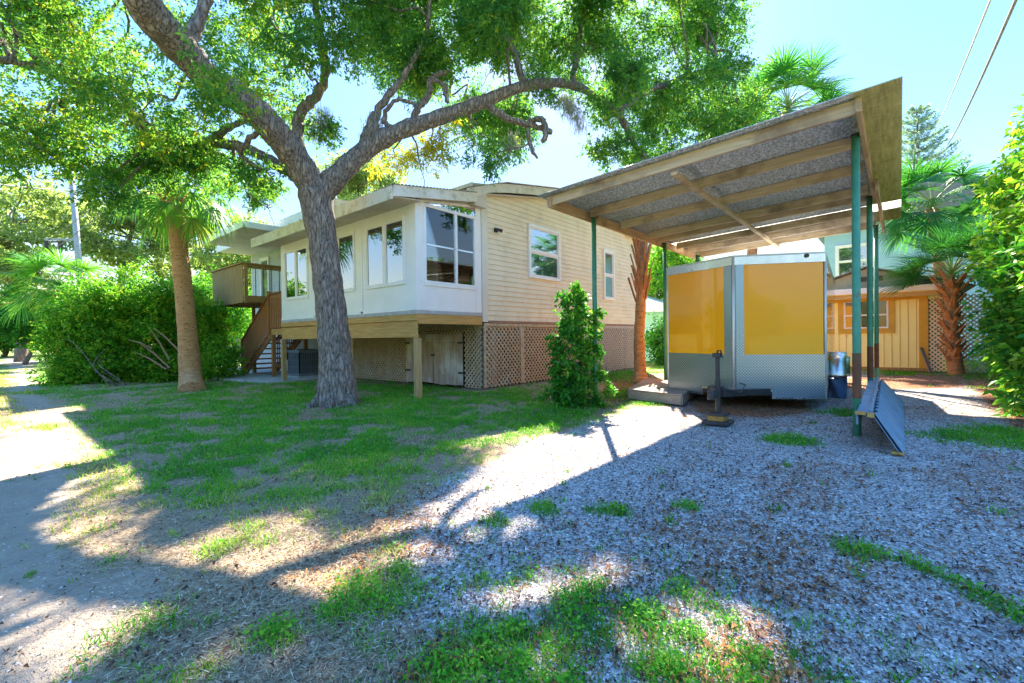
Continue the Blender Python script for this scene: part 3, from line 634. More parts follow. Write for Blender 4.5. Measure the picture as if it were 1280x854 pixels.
def rail(p0, p1, h, parent, mat, pitch=.125, solid=.09, name='railing', th=.025, z_off=.02):
    p0 = Vector(p0); p1 = Vector(p1); b = MB(); L = (p1-p0).length; n = max(2, int(L/pitch)); up = Vector((0, 0, h))
    b.bar(p0+up, p1+up, .11, .04); b.bar(p0+up*.9, p1+up*.9, .03, .09)
    r_ = b.build(name, mat, parent); t = (p1-p0).normalized(); hd = Vector((t.x, t.y, 0)).normalized()
    b = MB()
    for i in range(n):
        q = p0+(p1-p0)*((i+.5)/n); a = hd*solid/2; nn = Vector((-hd.y, hd.x, 0))*th/2
        vs = [q-a-nn+Vector((0,0,z_off)), q+a-nn+Vector((0,0,z_off)), q+a+nn+Vector((0,0,z_off)), q-a+nn+Vector((0,0,z_off))]
        b.add(vs+[x+up*.95 for x in vs], [(0,1,2,3),(7,6,5,4),(1,0,4,5),(2,1,5,6),(3,2,6,7),(0,3,7,4)])
    b.build('balusters', mat, r_); return r_
rail((6.24, 15.8, 1.60), (6.24, 18.2, .12), 1.12, st, DECKR); rail((6.24, 14.15, 1.62), (6.24, 15.75, 1.62), 1.15, st, DECKR)
rail((7.42, 15.8, 1.60), (7.42, 18.2, .12), 1.12, st, DECKR, .2, .04)
for p in ((6.24, 15.8, 1.45, 2.85), (6.24, 18.2, -.02, 1.32)):
    b = MB(); b.box((p[0]-.05, p[1]-.05, p[2]), (p[0]+.05, p[1]+.05, p[3])); b.build('newel_post', DECKR, st, bevel=.004)
bal = empty('wooden_balcony', (5.6, 16.1, 2.6), 'high olive brown balcony with closed board sides above the stair', 'balcony')
b = MB()
for i in range(26): b.box((5.6, 16.1+i*.112, 2.68), (7.83, 16.1+i*.112+.104, 2.715))
b.build('deck_floor', DECK, bal)
b = MB(); b.box((5.6, 16.1, 2.50), (5.64, 19.0, 2.675)); b.box((5.64, 16.1, 2.50), (7.83, 16.14, 2.675)); b.box((5.64, 18.96, 2.5), (7.83, 19.0, 2.675))
for v in (16.8, 17.5, 18.2): b.box((5.65, v, 2.50), (7.83, v+.05, 2.675))
b.build('joist_frame', DECK, bal)
b = MB(); n = 20
for i in range(n): b.box((5.56, 16.09+i*2.92/n+.006, 2.48), (5.585, 16.09+(i+1)*2.92/n-.006, 3.72))
b.build('board_side', DECK, bal)
b = MB(); b.box((5.50, 16.03, 3.73), (5.66, 19.05, 3.77)); b.box((5.66, 16.03, 3.73), (7.83, 16.17, 3.77)); b.box((5.67, 16.08, 3.60), (7.83, 16.12, 3.728)); b.build('top_rail', DECK, bal, bevel=.004)
b = MB()
for i in range(8): b.tube([(5.95+i*.25, 16.1, 2.70), (5.95+i*.25, 16.1, 3.61)], .012, 6)
b.build('balusters', BLACK, bal)
for p0, p1 in (((5.59, 16.02, 2.48), (5.69, 16.09, 3.725)), ((5.59, 18.95, 2.48), (5.69, 19.03, 3.725)), ((6.6, 18.2, 0.02), (6.7, 18.3, 2.49))):
    b = MB(); b.box(p0, p1); b.build('post', DECK, bal, bevel=.004)

# AC condenser
ac = empty('air_conditioner', (7.1, 14.9, 0.05), 'grey outdoor air conditioning unit with vertical fins by the lattice wall', 'air conditioner')
ax, ay, az = 7.0, 14.9, .09; s = .40
b = MB(); b.box((ax-.5, ay-.5, .05), (ax+.5, ay+.5, az)); b.build('pad', CONC, ac, bevel=.01)
b = MB(); b.box((ax-s+.03, ay-s+.03, az+.02), (ax+s-.03, ay+s-.03, az+.80)); b.build('coil', BLACK, ac)
gm = pmat('grey_enamel', (.16, .19, .22), (.13, .15, .18), 4, .5, .05)
b = MB()
for sx in (-1, 1):
    for i in range(15):
        o = -s+i*2*s/14; b.box((ax+o-.012, ay+sx*s-.012, az+.08), (ax+o+.012, ay+sx*s+.012, az+.74)); b.box((ax+sx*s-.012, ay+o-.012, az+.08), (ax+sx*s+.012, ay+o+.012, az+.74))
for z in (.28, .50):
    for sx in (-1, 1): b.box((ax-s, ay+sx*s-.008, az+z), (ax+s, ay+sx*s+.008, az+z+.02)); b.box((ax+sx*s-.008, ay-s, az+z), (ax+sx*s+.008, ay+s, az+z+.02))
b.build('louvre_cage', gm, ac)
b = MB(); b.box((ax-s-.02, ay-s-.02, az), (ax+s+.02, ay+s+.02, az+.08)); b.box((ax-s-.02, ay-s-.02, az+.74), (ax+s+.02, ay+s+.02, az+.83)); b.build('cabinet', gm, ac, bevel=.015)
b = MB(); b.tube([(ax, ay, az+.832), (ax, ay, az+.85)], [.3, .28], 24); b.build('fan_guard', BLACK, ac)

# ------------------------------------------------------------------ carport
cp = empty('carport', (6.0, 0, 0), 'open carport of green pipe posts, timber rafters and a corrugated metal roof', 'carport')
zt = lambda u, v: 3.56 + (4.5-v)*.048          # underside of the sheets
def corr(u0, u1, v0, v1, name, mat, zo=0., pitch=.085, amp=.018):
    n = int(round((u1-u0)/pitch*6)); vs = []; vv = np.linspace(v0, v1, 5); b = MB()
    for i in range(n+1):
        u = u0+(u1-u0)*i/n
        for v in vv: vs.append((u, v, zt(u, v)+.02+zo+amp*math.sin(2*PI*u/pitch)))
    m = len(vv); b.add(vs, [(i*m+j, (i+1)*m+j, (i+1)*m+j+1, i*m+j+1) for i in range(n) for j in range(m-1)])
    o = b.build(name, mat, cp, smooth=True); sm = o.modifiers.new('solid', 'SOLIDIFY'); sm.thickness = .002; return o
def sheet_mat(name, c1, c2, c3):
    m, nt, bs = new_mat(name); v = coords(nt); 
    vo = N(nt, 'ShaderNodeTexVoronoi', Scale=55.0); nt.links.new(v, vo.inputs['Vector']); s_ = nt.nodes.new('ShaderNodeSeparateColor'); nt.links.new(vo.outputs['Color'], s_.inputs[0])
    n1 = noise(nt, v, 1.3, 5, .7); n2 = noise(nt, coords(nt, (2, 18, 2)), 1.2, 5, .7)
    c = mixc(nt, ramp(nt, s_.outputs[0], [(.25, 0), (.75, 1)]), c1, c2); c = mixc(nt, ramp(nt, n2, [(.5, 0), (.7, 1)]), c, c3)
    sx = nt.nodes.new('ShaderNodeSeparateXYZ'); nt.links.new(v, sx.inputs[0])        # colour turns yellowish olive on the overhang beyond the posts
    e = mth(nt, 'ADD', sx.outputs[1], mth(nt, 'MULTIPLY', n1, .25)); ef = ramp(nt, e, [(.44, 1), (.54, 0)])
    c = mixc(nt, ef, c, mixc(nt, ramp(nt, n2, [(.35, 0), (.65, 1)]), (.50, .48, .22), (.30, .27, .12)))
    nt.links.new(c, bs.inputs['Base Color']); bs.inputs['Roughness'].default_value = .55; bs.inputs['Metallic'].default_value = .0
    return m
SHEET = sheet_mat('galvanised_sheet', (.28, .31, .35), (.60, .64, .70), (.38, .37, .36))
u = 6.0; i = 0
while u < 13.3:
    u1 = min(u+.684, 13.3)
    if abs(u-11.472) < .1: mt = pmat('translucent_sheet', (.80, .80, .78), (.7, .7, .68), 4, .5, .05)
    else: mt = SHEET
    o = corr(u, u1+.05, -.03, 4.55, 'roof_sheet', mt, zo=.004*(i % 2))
    if mt is not SHEET:
        ntt = mt.node_tree; bsd = ntt.nodes['Principled BSDF']; tr = ntt.nodes.new('ShaderNodeBsdfTranslucent'); tr.inputs[0].default_value = (.95, .95, .92, 1); mx = ntt.nodes.new('ShaderNodeMixShader'); mx.inputs[0].default_value = .8
        ntt.links.new(bsd.outputs[0], mx.inputs[1]); ntt.links.new(tr.outputs[0], mx.inputs[2]); ntt.links.new(mx.outputs[0], ntt.nodes['Material Output'].inputs[0])
    u = u1; i += 1
def rafter(u, hgt=.14, wd=.045, v0=.30, v1=4.45, drop=0.):
    b = MB(); b.bar((u, v0, zt(u, v0)-hgt/2-.002-drop), (u, v1, zt(u, v1)-hgt/2-.002-drop), wd, hgt); return b.build('rafter', RAFT_Y, cp, bevel=.005)
rafter(6.18, .15, .05, v0=.30)
for u in (7.3, 8.5, 9.85, 10.35, 11.5, 12.3, 13.2): rafter(u, .15, .05, v0=.40, v1=4.29)
b = MB(); b.bar((6.1, 4.36, zt(0, 4.36)-.12), (13.3, 4.36, zt(0, 4.36)-.12), .045, .17); b.build('beam', RAFT_X, cp, bevel=.005)
b = MB(); b.bar((6.1, .33, zt(0, .33)-.09), (10.4, .33, zt(0, .33)-.09), .045, .15); b.build('beam', RAFT_X, cp, bevel=.005)
b = MB(); b.bar((9.2, .27, zt(0, .3)-.19), (13.3, .27, zt(0, .3)-.19), .045, .19); b.build('beam', RAFT_X, cp, bevel=.005)
b = MB(); b.bar((6.22, 2.35, zt(0, 2.35)-.20), (13.2, 2.35, zt(0, 2.35)-.20), .09, .045); b.build('beam', RAFT_Y, cp, bevel=.005)
for (u, v) in ((6.93, .40), (10.25, .40), (13.1, .40), (7.42, 4.30), (10.75, 4.30), (13.1, 4.30)):
    t = zt(u, v)-.12; r_ = .043
    b = MB(); b.tube([(u, v, -.05), (u, v, 1.1), (u, v, t)], r_, 16); p = b.build('post', PIPE, cp, smooth=False)
    for pl in p.data.polygons: pl.use_smooth = len(pl.vertices) == 4
    b = MB(); b.tube([(u, v, .45), (u, v, 1.0)], r_+.0025, 16); 
    if v < 1: b.build('rust_band', pmat('rusty_steel', (.13, .055, .03), (.20, .085, .04), 12, .85, .3, c3=(.06, .10, .07), s3=5), p, smooth=False)
    b = MB(); b.box((u-.05, v-.05, t-.01), (u+.05, v+.05, t+.012)); b.build('post_cap', BLACK, p)

# ------------------------------------------------------------------ trailer
tr = empty('cargo_trailer', (9.0, 2.2, 0), 'golden yellow enclosed cargo trailer with a V nose parked under the carport', 'trailer')
AX = Vector((.998, .066, 0)); PE = Vector((-.066, .998, 0))
Rr = Vector((9.05, .93, 0)); Ll = Rr+PE*2.57; Tp = (Rr+Ll)/2 - AX*.62 - PE*.02
Rb = Rr+AX*4.9; Lb = Ll+AX*4.9; ZB, ZM, ZT, ZC = .30, .86, 2.42, 2.56
def dp_mat():
    m, nt, bs = new_mat('diamond_plate'); uvn = nt.nodes.new('ShaderNodeTexCoord'); sx = nt.nodes.new('ShaderNodeSeparateXYZ'); nt.links.new(uvn.outputs['UV'], sx.inputs[0])
    f = 66.0
    a = mth(nt, 'MULTIPLY', mth(nt, 'ADD', sx.outputs[0], sx.outputs[1]), f); c = mth(nt, 'MULTIPLY', mth(nt, 'SUBTRACT', sx.outputs[0], sx.outputs[1]), f)
    h1 = mth(nt, 'MULTIPLY', mth(nt, 'SINE', a), mth(nt, 'SINE', c)); h = ramp(nt, mth(nt, 'ABSOLUTE', h1), [(.45, 0), (.8, 1)])
    n = noise(nt, coords(nt), 3, 4, .6)
    col_ = mixc(nt, h, (.24, .33, .43), (.55, .64, .74)); col_ = mixc(nt, mth(nt, 'MULTIPLY', ramp(nt, n, [(.45, 0), (.7, 1)]), .3), col_, (.34, .38, .42))
    nt.links.new(col_, bs.inputs['Base Color']); bs.inputs['Metallic'].default_value = .95; bs.inputs['Roughness'].default_value = .3
    bump(nt, h, .5, .003, bs); return m
DP = dp_mat()
YEL = None
m, nt_, bs = new_mat('yellow_panel'); bs.inputs['Base Color'].default_value = (.9, .42, .01, 1); bs.inputs['Roughness'].default_value = .25; bs.inputs['Specular IOR Level'].default_value = .5
n_ = noise(nt_, coords(nt_), 1.1, 3, .6); nt_.links.new(mixc(nt_, n_, (1.0, .40, .004), (.98, .37, .003)), bs.inputs['Base Color']); bs.inputs['Coat Weight'].default_value = .7; bs.inputs['Coat Roughness'].default_value = .03; bs.inputs['Coat IOR'].default_value = 1.5
b2 = N(nt_, 'ShaderNodeBump', Strength=.06, Distance=.03); nt_.links.new(noise(nt_, coords(nt_), 2.2, 2, .5), b2.inputs['Height']); nt_.links.new(b2.outputs[0], bs.inputs['Coat Normal']); YEL = m
def face(P, Q, z0, z1, off=0., t0=0., t1=1., th=.006):
    d = (Q-P); L = d.length; d = d.normalized(); n = Vector((d.y, -d.x, 0)); c_ = (Rr+Lb)/2
    if n.dot(P-c_) < 0: n = -n
    a = P+d*(L*t0)+n*off; e = P+d*(L*t1)+n*off; z = lambda q, zz: (q.x, q.y, zz)
    b = MB(); b.prism([z(a, z0), z(e, z0), z(e, z1), z(a, z1)], n*th); return b, d, P
def panel(name, mat, P, Q, z0, z1, off=0., t0=0., t1=1., th=.006, bevel=0):
    b, d, P0 = face(P, Q, z0, z1, off, t0, t1, th)
    return b.build(name, mat, tr, bevel=bevel)
def uv_fix(o, P, Q):
    d = (Q-P).normalized(); me = o.data; uv = me.uv_layers.new(name='UVMap'); wm = Vector(tr.location)
    for l in me.loops:
        co = me.vertices[l.vertex_index].co + wm; uv.data[l.index].uv = ((co-P).dot(d), co.z)
# core body so that the box is closed
b = MB(); poly = [Tp, Rr, Rb, Lb, Ll]; c_ = (Rr+Lb)/2
b.prism([((p.x-c_.x)*.995+c_.x, (p.y-c_.y)*.995+c_.y, ZB+.02) for p in poly], (0, 0, ZC-ZB-.04)); b.build('body', GALV, tr)
for P, Q, t0, t1, zz in ((Ll, Tp, 0, .56, .18), (Ll, Tp, .56, .98, .30), (Tp, Rr, .02, .42, .30), (Tp, Rr, .42, 1, .18)):
    o = panel('diamond_plate', DP, P, Q, zz, ZM+.04, .004, t0, t1); uv_fix(o, P, Q)
o = panel('yellow_panel', YEL, Ll, Tp, ZM+.04, ZT, .004, .015, .88); o = panel('yellow_panel', YEL, Tp, Rr, ZM+.04, ZT, .004, .115, .975)
for P, Q, t0, t1 in ((Ll, Tp, .88, .98), (Tp, Rr, .02, .115)):
    o = panel('nose_cladding', DP, P, Q, ZM, ZT+.02, .006, t0, t1); uv_fix(o, P, Q)
panel('side_panel', YEL, Rr, Rb, ZM-.1, ZT, .004, .02, .99); panel('side_panel', YEL, Lb, Ll, ZM-.1, ZT, .004, .01, .98); panel('rear_panel', YEL, Rb, Lb, ZB, ZT, .004)
panel('kick_plate', GALV, Rr, Rb, ZB, ZM-.1, .004); panel('kick_plate', GALV, Lb, Ll, ZB, ZM-.1, .004)
for P, Q in ((Ll, Tp), (Tp, Rr), (Rr, Rb), (Rb, Lb), (Lb, Ll)): panel('top_rail', GALV, P, Q, ZT, ZC, .008, 0, 1, .012, .003)
for P, Q, t0, t1, zz in ((Ll, Tp, 0, .56, .18), (Ll, Tp, .56, .99, .30), (Tp, Rr, .01, .42, .30), (Tp, Rr, .42, 1, .18)): panel('bottom_rail', GALV, P, Q, zz-.025, zz-.002, .004, t0, t1, .014)
STRIP = pmat('brushed_corner_strip', (.80, .81, .82), (.7, .71, .72), 3, .5, .02, metal=.4)
for p, rr_, zz in ((Tp, .025, .28), (Rr, .02, .16), (Ll, .02, .16)):
    b = MB(); b.tube([(p.x, p.y, zz), (p.x, p.y, ZC)], rr_, 12); b.build('corner_strip', STRIP, tr, smooth=True)
b = MB(); b.prism([(p.x, p.y, ZC) for p in poly], (0, 0, .03)); b.build('roof', WHITE, tr, bevel=.01)
d_ = (Rr-Tp).normalized(); n_ = Vector((d_.y, -d_.x, 0)); n_ = n_ if n_.dot(Tp-c_) > 0 else -n_
q = Tp+d_*.95*(Rr-Tp).length*.84+n_*.02
b = MB(); b.tube([(q.x, q.y, ZC-.03), (q.x+n_.x*.02, q.y+n_.y*.02, ZC-.03)], .035, 14); b.build('marker_lamp', BLACK, tr)
b = MB()                                     # rivets
for P, Q, tt in ((Ll, Tp, .89), (Tp, Rr, .105)):
    d = (Q-P).normalized(); n = Vector((d.y, -d.x, 0)); n = n if n.dot(P-c_) > 0 else -n; a = P+(Q-P)*tt+n*.012
    for z in np.arange(ZM+.05, ZT, .16): b.tube([(a.x, a.y, z), (a.x+n.x*.004, a.y+n.y*.004, z)], .007, 6)
b.build('rivet_row', GALV, tr)
# frame, tongue, coupler and jack
J = Vector((6.66, 1.93, 0)); 
b = MB(); ca = Vector((J.x+.02, J.y+.03, .52))
nq = [Ll+(Tp-Ll)*.56+AX*.05, Tp+(Rr-Tp)*.42+AX*.05]
for s_, q in ((1, nq[0]), (-1, nq[1])): b.bar((ca.x+.1, ca.y+s_*.05, .42), (q.x+.3, q.y, .25), .07, .10)
b.bar((nq[0].x, nq[0].y, .245), (nq[1].x, nq[1].y, .245), .06, .10); b.build('tongue', BLACK, tr, bevel=.006)
b = MB(); b.box((ca.x-.24, ca.y-.05, .37), (ca.x+.12, ca.y+.05, .49)); b.tube([(ca.x-.22, ca.y, .36), (ca.x-.22, ca.y, .46)], .05, 12); b.build('coupler', BLACK, tr, bevel=.015)
b = MB(); b.tube([(J.x, J.y, .16), (J.x, J.y, .62)], .036, 14); b.tube([(J.x, J.y, .60), (J.x, J.y, .98)], .029, 14)
b.tube([(J.x, J.y, .98), (J.x, J.y, 1.02), (J.x-.03, J.y-.05, 1.03), (J.x-.03, J.y-.07, .93)], .012, 8); b.box((J.x-.06, J.y-.05, .93), (J.x+.06, J.y+.05, .99))
jk = b.build('jack', BLACK, tr)
b = MB(); b.box((J.x-.12, J.y-.12, .13), (J.x+.12, J.y+.12, .16)); b.build('jack_foot', BLACK, jk)
b = MB(); b.tube([(Tp.x, Tp.y-.1, .42), (7.6, 1.8, .47), (7.1, 1.75, .40), (J.x+.1, J.y-.02, .50)], .012, 6); b.tube([(7.9, 2.2, .40), (7.4, 2.15, .22), (6.95, 2.05, .30), (J.x+.05, J.y+.05, .46)], .014, 6); b.build('safety_cable', BLACK, tr, smooth=True)
# wheel, fender
def wheel(s_, base):
    for k in (0, 1):
        if k == 1: continue
        c = base + AX*2.6 + Vector((0, 0, .33)); n = -PE*s_
        b = MB(); prof = [(.33, -.10), (.345, -.07), (.345, .07), (.33, .10), (.22, .11), (.20, .06), (.2, -.06), (.22, -.11)]; ns = 36; vs = []
        for i in range(ns):
            a = 2*PI*i/ns
            for r_, o_ in prof: vs.append(c+AX*(math.cos(a)*r_)+Vector((0, 0, math.sin(a)*r_))+n*(o_+.16))
        m_ = len(prof); b.add(vs, [(i*m_+j, i*m_+(j+1) % m_, ((i+1) % ns)*m_+(j+1) % m_, ((i+1) % ns)*m_+j) for i in range(ns) for j in range(m_)])
        wl = b.build('wheel', RUBBER, tr, smooth=True)
        b = MB(); b.tube([c+n*.10, c+n*.22, c+n*.24, c+n*.26], [.20, .20, .12, .04], 24); b.build('rim', STEEL, wl)
        for kk in (0, 1):
            b = MB(); ns = 20; vs = []
            for i in range(ns+1):
                a = PI*i/ns; rr_ = .44
                for o_ in (.0, .30): vs.append(c+AX*(math.cos(a)*(rr_+.08))+Vector((0, 0, .05+math.sin(a)*(rr_-.06)))+n*(o_+.02))
            b.add(vs, [(2*i, 2*i+2, 2*i+3, 2*i+1) for i in range(ns)])
            if kk == 0:
                f_ = b.build('fender', STEEL, tr, smooth=True); sm = f_.modifiers.new('s', 'SOLIDIFY'); sm.thickness = .012
wheel(1, Rr); wheel(-1, Ll)
# box-shaped fender front and blue cover in front of the wheel
f0 = Rr+AX*1.0; b = MB(); n = -PE
prof = []
for i in range(9):
    a = PI/2*i/8; prof.append((.42-.42*math.sin(a)*1., .50+.36*math.cos(a)*1.))
fb = []
b = MB(); vs = []; ns = 14
for i in range(ns+1):
    a = PI/2*i/ns; up_ = .46+.42*math.sin(a); fw = .85-.28*math.cos(a)*0 - .0
    q = Rr+AX*(.95+.55*(1-math.cos(a)))
    for o_ in (.01, .27): vs.append(q+n*o_+Vector((0, 0, .44+.44*math.sin(a))))
b.add(vs, [(2*i, 2*i+2, 2*i+3, 2*i+1) for i in range(ns)]); o = b.build('fender', STEEL, tr, smooth=True); o.modifiers.new('s', 'SOLIDIFY').thickness = .012
b = MB(); vs = []
ns = 10
for i in range(ns+1):
    for j in range(9):
        t = j/8; a = i/ns; q = Rr+AX*(1.0+.10*math.sin(t*7+a*3)*.5+.05*(1-a))+n*(.0+.27*t)+Vector((0, 0, .06+.36*a)); vs.append(q)
b.add(vs, [(i*9+j, i*9+j+1, (i+1)*9+j+1, (i+1)*9+j) for i in range(ns) for j in range(8)]); o = b.build('tyre_cover', pmat('blue_tarp', (.10, .17, .28), (.07, .12, .20), 5, .5, .3, .02), tr, smooth=True); o.modifiers.new('s', 'SOLIDIFY').thickness = .01

# support blocks under the jack
sb = empty('jack_block', (J.x, J.y, 0), 'stack of black plate and yellow brown wood block under the trailer jack', 'block')
b = MB(); b.prism([(J.x-.17, J.y-.17, .005), (J.x+.17, J.y-.17, .005), (J.x+.17, J.y+.17, .005), (J.x-.17, J.y+.17, .005)], (0, 0, .05)); b.build('base_plate', BLACK, sb, bevel=.012)
b = MB(); b.box((J.x-.11, J.y-.11, .055), (J.x+.11, J.y+.11, .128)); b.build('wood_block', pmat('ochre_block', (.42, .24, .05), (.28, .14, .04), 10, .8, .2), sb, bevel=.008)

# corrugated panels leaning near the posts
pn = empty('metal_panel_stack', (7.3, .2, 0), 'blue grey ribbed metal roofing panel stack leaning on edge against the front green posts', 'metal panel')
pm_ = pmat('blue_grey_panel', (.22, .31, .40), (.15, .22, .30), 3, .45, .1, c3=(.30, .34, .38), s3=4)
def leanpanel(x0, name, off, hgt, mat):
    # runs along u from the near lower corner, top edge leaning towards the posts
    b = MB(); ns = 12; vs = []; A = Vector((6.02+x0, -.02+off, .03)); Bq = Vector((10.6, -.02+off, .03)); top0 = Vector((6.26+x0, .21+off*.6, .37*hgt)); top1 = Vector((10.6, .27+off*.6, .40*hgt))
    n = 90; tv = 6
    for i in range(n+1):
        t = i/n
        for j in range(tv+1):
            s_ = j/tv; q = A.lerp(Bq, t).lerp(top0.lerp(top1, t), s_); q = q+Vector((0, -.022*(1 if (i//3) % 2 else 0), 0)); vs.append(q)
    b.add(vs, [(i*(tv+1)+j, i*(tv+1)+j+1, (i+1)*(tv+1)+j+1, (i+1)*(tv+1)+j) for i in range(n) for j in range(tv)])
    o = b.build(name, mat, pn); o.modifiers.new('s', 'SOLIDIFY').thickness = .004; return o
leanpanel(0, 'ribbed_sheet', 0, 1, pm_); leanpanel(-.02, 'ribbed_sheet', .03, .97, pm_)
b = MB(); b.bar((6.24, .30, .37), (10.6, .36, .40), .13, .02); b.bar((6.24, .24, .385), (10.6, .30, .415), .03, .05); b.bar((6.24, .36, .30), (10.6, .42, .33), .02, .12); b.build('edge_cap', pm_, pn, bevel=.004)
b = MB(); b.bar((6.20, .33, .375), (6.24, .33, .375), .09, .035); b.bar((6.20, .24, .36), (6.24, .24, .36), .06, .05); b.build('wood_end', PWOOD_X, pn)
b = MB(); b.box((6.03, -.03, .0), (6.13, .07, .03)); b.build('wood_block', PWOOD_X, pn, bevel=.01)

# wooden step by the trailer
sp_ = empty('wooden_step', (9.2, 4.0, 0), 'low weathered grey brown wooden step platform beside the trailer nose', 'wooden step')
c0 = [G(785, 499)[:2], G(853, 508)[:2], G(872, 492)[:2], G(808, 482)[:2]]
c0 = [Vector((float(a), float(b_), 0)) for a, b_ in c0]
b = MB()
for i in range(6):
    t0, t1 = i/6+.008, (i+1)/6-.008
    p = [c0[0].lerp(c0[3], t0), c0[1].lerp(c0[2], t0), c0[1].lerp(c0[2], t1), c0[0].lerp(c0[3], t1)]; b.prism([q+Vector((0, 0, .17)) for q in p], (0, 0, .03))
stepw = wood('grey_step_wood', (.42, .33, .27), (.30, .22, .17), 'y', .85); b.build('top_boards', stepw, sp_, bevel=.004)
b = MB(); cen = sum(c0, Vector())/4; ci = [cen+(q-cen)*.97 for q in c0]
for i in range(4): b.bar(ci[i]+Vector((0, 0, .09)), ci[(i+1) % 4]+Vector((0, 0, .09)), .04, .155)
b.build('side_frame', stepw, sp_)

# ------------------------------------------------------------------ small yellow shed, its lattice, the blue and teal buildings
sh = empty('yellow_shed', (19.3, 1, 0), 'small yellow board shed with a twin pane window and low gable roof behind the carport', 'shed')
YW = pmat('yellow_paint', (.97, .88, .38), (.95, .84, .34), 2, .6, .05); YT = pmat('ochre_trim', (.66, .40, .05), (.58, .33, .04), 3, .6, .05); TAN = pmat('tan_gable', (.42, .36, .22), (.33, .30, .22), 3, .8, .1, c3=(.25, .24, .20), s3=2)
V0s, V1s, US = -.66, 4.6, 19.3
b = MB(); b.box((US, V0s, 0), (US+4, V1s, 2.5)); b.build('wall', YW, sh)
b = MB(); v = V0s+.25
while v < V1s: b.box((US-.012, v, .12), (US-.001, v+.012, 2.4)); v += .2
b.build('groove_shade_strips', pmat('groove_shadowed_yellow', (.55, .36, .09), (.50, .32, .08), 3, .7), sh)  # thin dark strips: shade of the board grooves put into their colour
b = MB(); b.box((US-.025, V0s-.02, .1), (US-.001, V0s+.20, 2.42)); b.box((US-.02, V0s+.201, 2.28), (US-.001, V1s, 2.45)); b.build('corner_board', YT, sh)
f = MB(); wy0, wy1, wz0, wz1 = .28, 1.46, 1.38, 2.28
for a in ((wy0-.16, wy0, wz0-.16, wz1+.0), (wy1, wy1+.16, wz0-.16, wz1+.0), (wy0, wy1, wz0-.16, wz0)): f.box((US-.04, a[0], a[2]), (US-.013, a[1], a[3]))
wf = f.build('window', YT, sh)
f = MB(); f.box((US-.05, wy0, wz0), (US-.014, wy0+.05, wz1)); f.box((US-.05, wy1-.05, wz0), (US-.014, wy1, wz1)); f.box((US-.05, wy0+.05, wz0), (US-.014, wy1-.05, wz0+.05)); f.box((US-.05, wy0+.05, 1.80), (US-.014, wy1-.05, 1.85)); f.build('sash', WHITE, wf)
f = MB(); f.box((US-.03, wy0+.04, wz0+.04), (US-.016, wy1-.04, wz1)); f.build('pane', GLASSD, wf)
b = MB(); b.box((US-.42, V0s-.75, 2.50), (US+4.1, V1s+.2, 2.56)); b.build('soffit', YW, sh)
b = MB(); b.box((US-.47, V0s-.78, 2.52), (US-.425, V1s+.2, 2.70)); b.build('gutter', WHITE, sh, bevel=.01)
b = MB(); b.box((US-.40, V0s-.75, 2.36), (US-.30, V1s, 2.495)); b.build('header_beam', wood('shed_beam', (.62, .42, .18), (.5, .3, .1), 'y', .8), sh)
gx = US+.35
b = MB(); b.prism([(gx, -1.5, 2.66), (gx, 3.1, 2.66), (gx, .85, 3.42)], (.06, 0, 0)); b.build('gable_wall', TAN, sh)
b = MB(); b.prism([(US-.42, -1.5, 2.565), (US-.42, 4.8, 2.565), (gx-.005, 4.8, 2.72), (gx-.005, -1.5, 2.72)], (0, 0, .03)); b.build('front_awning', TAN, sh)
rf = MB(); rf.prism([(gx-.12, -1.75, 2.60), (gx-.12, .85, 3.45), (gx-.12, .85, 3.50), (gx-.12, -1.75, 2.65)], (3.5, 0, 0)); rf.prism([(gx-.12, 3.4, 2.60), (gx-.12, .851, 3.45), (gx-.12, .851, 3.50), (gx-.12, 3.4, 2.65)], (3.5, 0, 0)); rf.build('roof', pmat('brown_shingle', (.20, .15, .11), (.15, .11, .08), 8, .9, .3), sh)
b = MB(); b.box((gx-.03, .42, 2.98), (gx-.001, 1.22, 3.14)); b.build('gable_vent', pmat('dark_vent', (.10, .07, .06)), sh)
b = MB(); b.box((US-.05, V0s, .0), (US-.001, V1s, .1)); b.build('sill_board', DECK, sh)
lt = empty('lattice_screen', (19.4, -1.2, 0), 'cream lattice screen with an ochre post right of the yellow shed', 'lattice screen')
lattice((19.35, 0, 0), (0, 1, 0), (-1, 0, 0), -1.95, -.70, .02, 2.35, pmat('cream_lattice', (.90, .84, .66), (.82, .75, .56), 6, .8), .13, .04, lt, 0)
b = MB(); b.box((19.22, -1.32, -.02), (19.33, -1.14, 2.45)); b.build('post', YT, lt)
b = MB(); b.box((19.6, -1.0, 0), (19.7, -.68, 2.3)); b.build('door', pmat('teal_paint', (.05, .28, .25), (.04, .22, .2)), lt)
bd = empty('leaning_board', (19.1, -.5, 0), 'short weathered grey board leaning at the right corner of the yellow shed', 'board')
b = MB(); b.bar((19.05, -.72, .0), (19.22, -.50, .75), .12, .03); b.build('plank', stepw, bd)
bh = empty('blue_house', (27.5, 1, 0), 'pale blue two storey house with a white window rising behind the yellow shed', 'house')
BLU = pmat('pale_blue_siding', (.36, .58, .66), (.32, .52, .60), 2, .7, .05)
b = MB(); b.box((28, -5.2, 0), (34, 2.9, 6.6)); b.build('wall', BLU, bh)
b = MB(); courses(b, (28, 0, 0), (0, 1, 0), (-1, 0, 0), -5.2, 2.9, .2, lambda a: 6.5, .16, .02); b.build('siding_wall', BLU, bh)
dh_window(28, .95, 2.45, 3.95, 5.6, 'u', .02, bh, GLASS, 'window', .12)
b = MB(); b.prism([(27.4, -5.8, 6.6), (27.4, 3.5, 6.6), (27.4, -1.2, 8.2)], (7, 0, 0)); b.build('roof', pmat('grey_shingle', (.24, .24, .25), (.18, .18, .19), 8, .9, .3), bh)
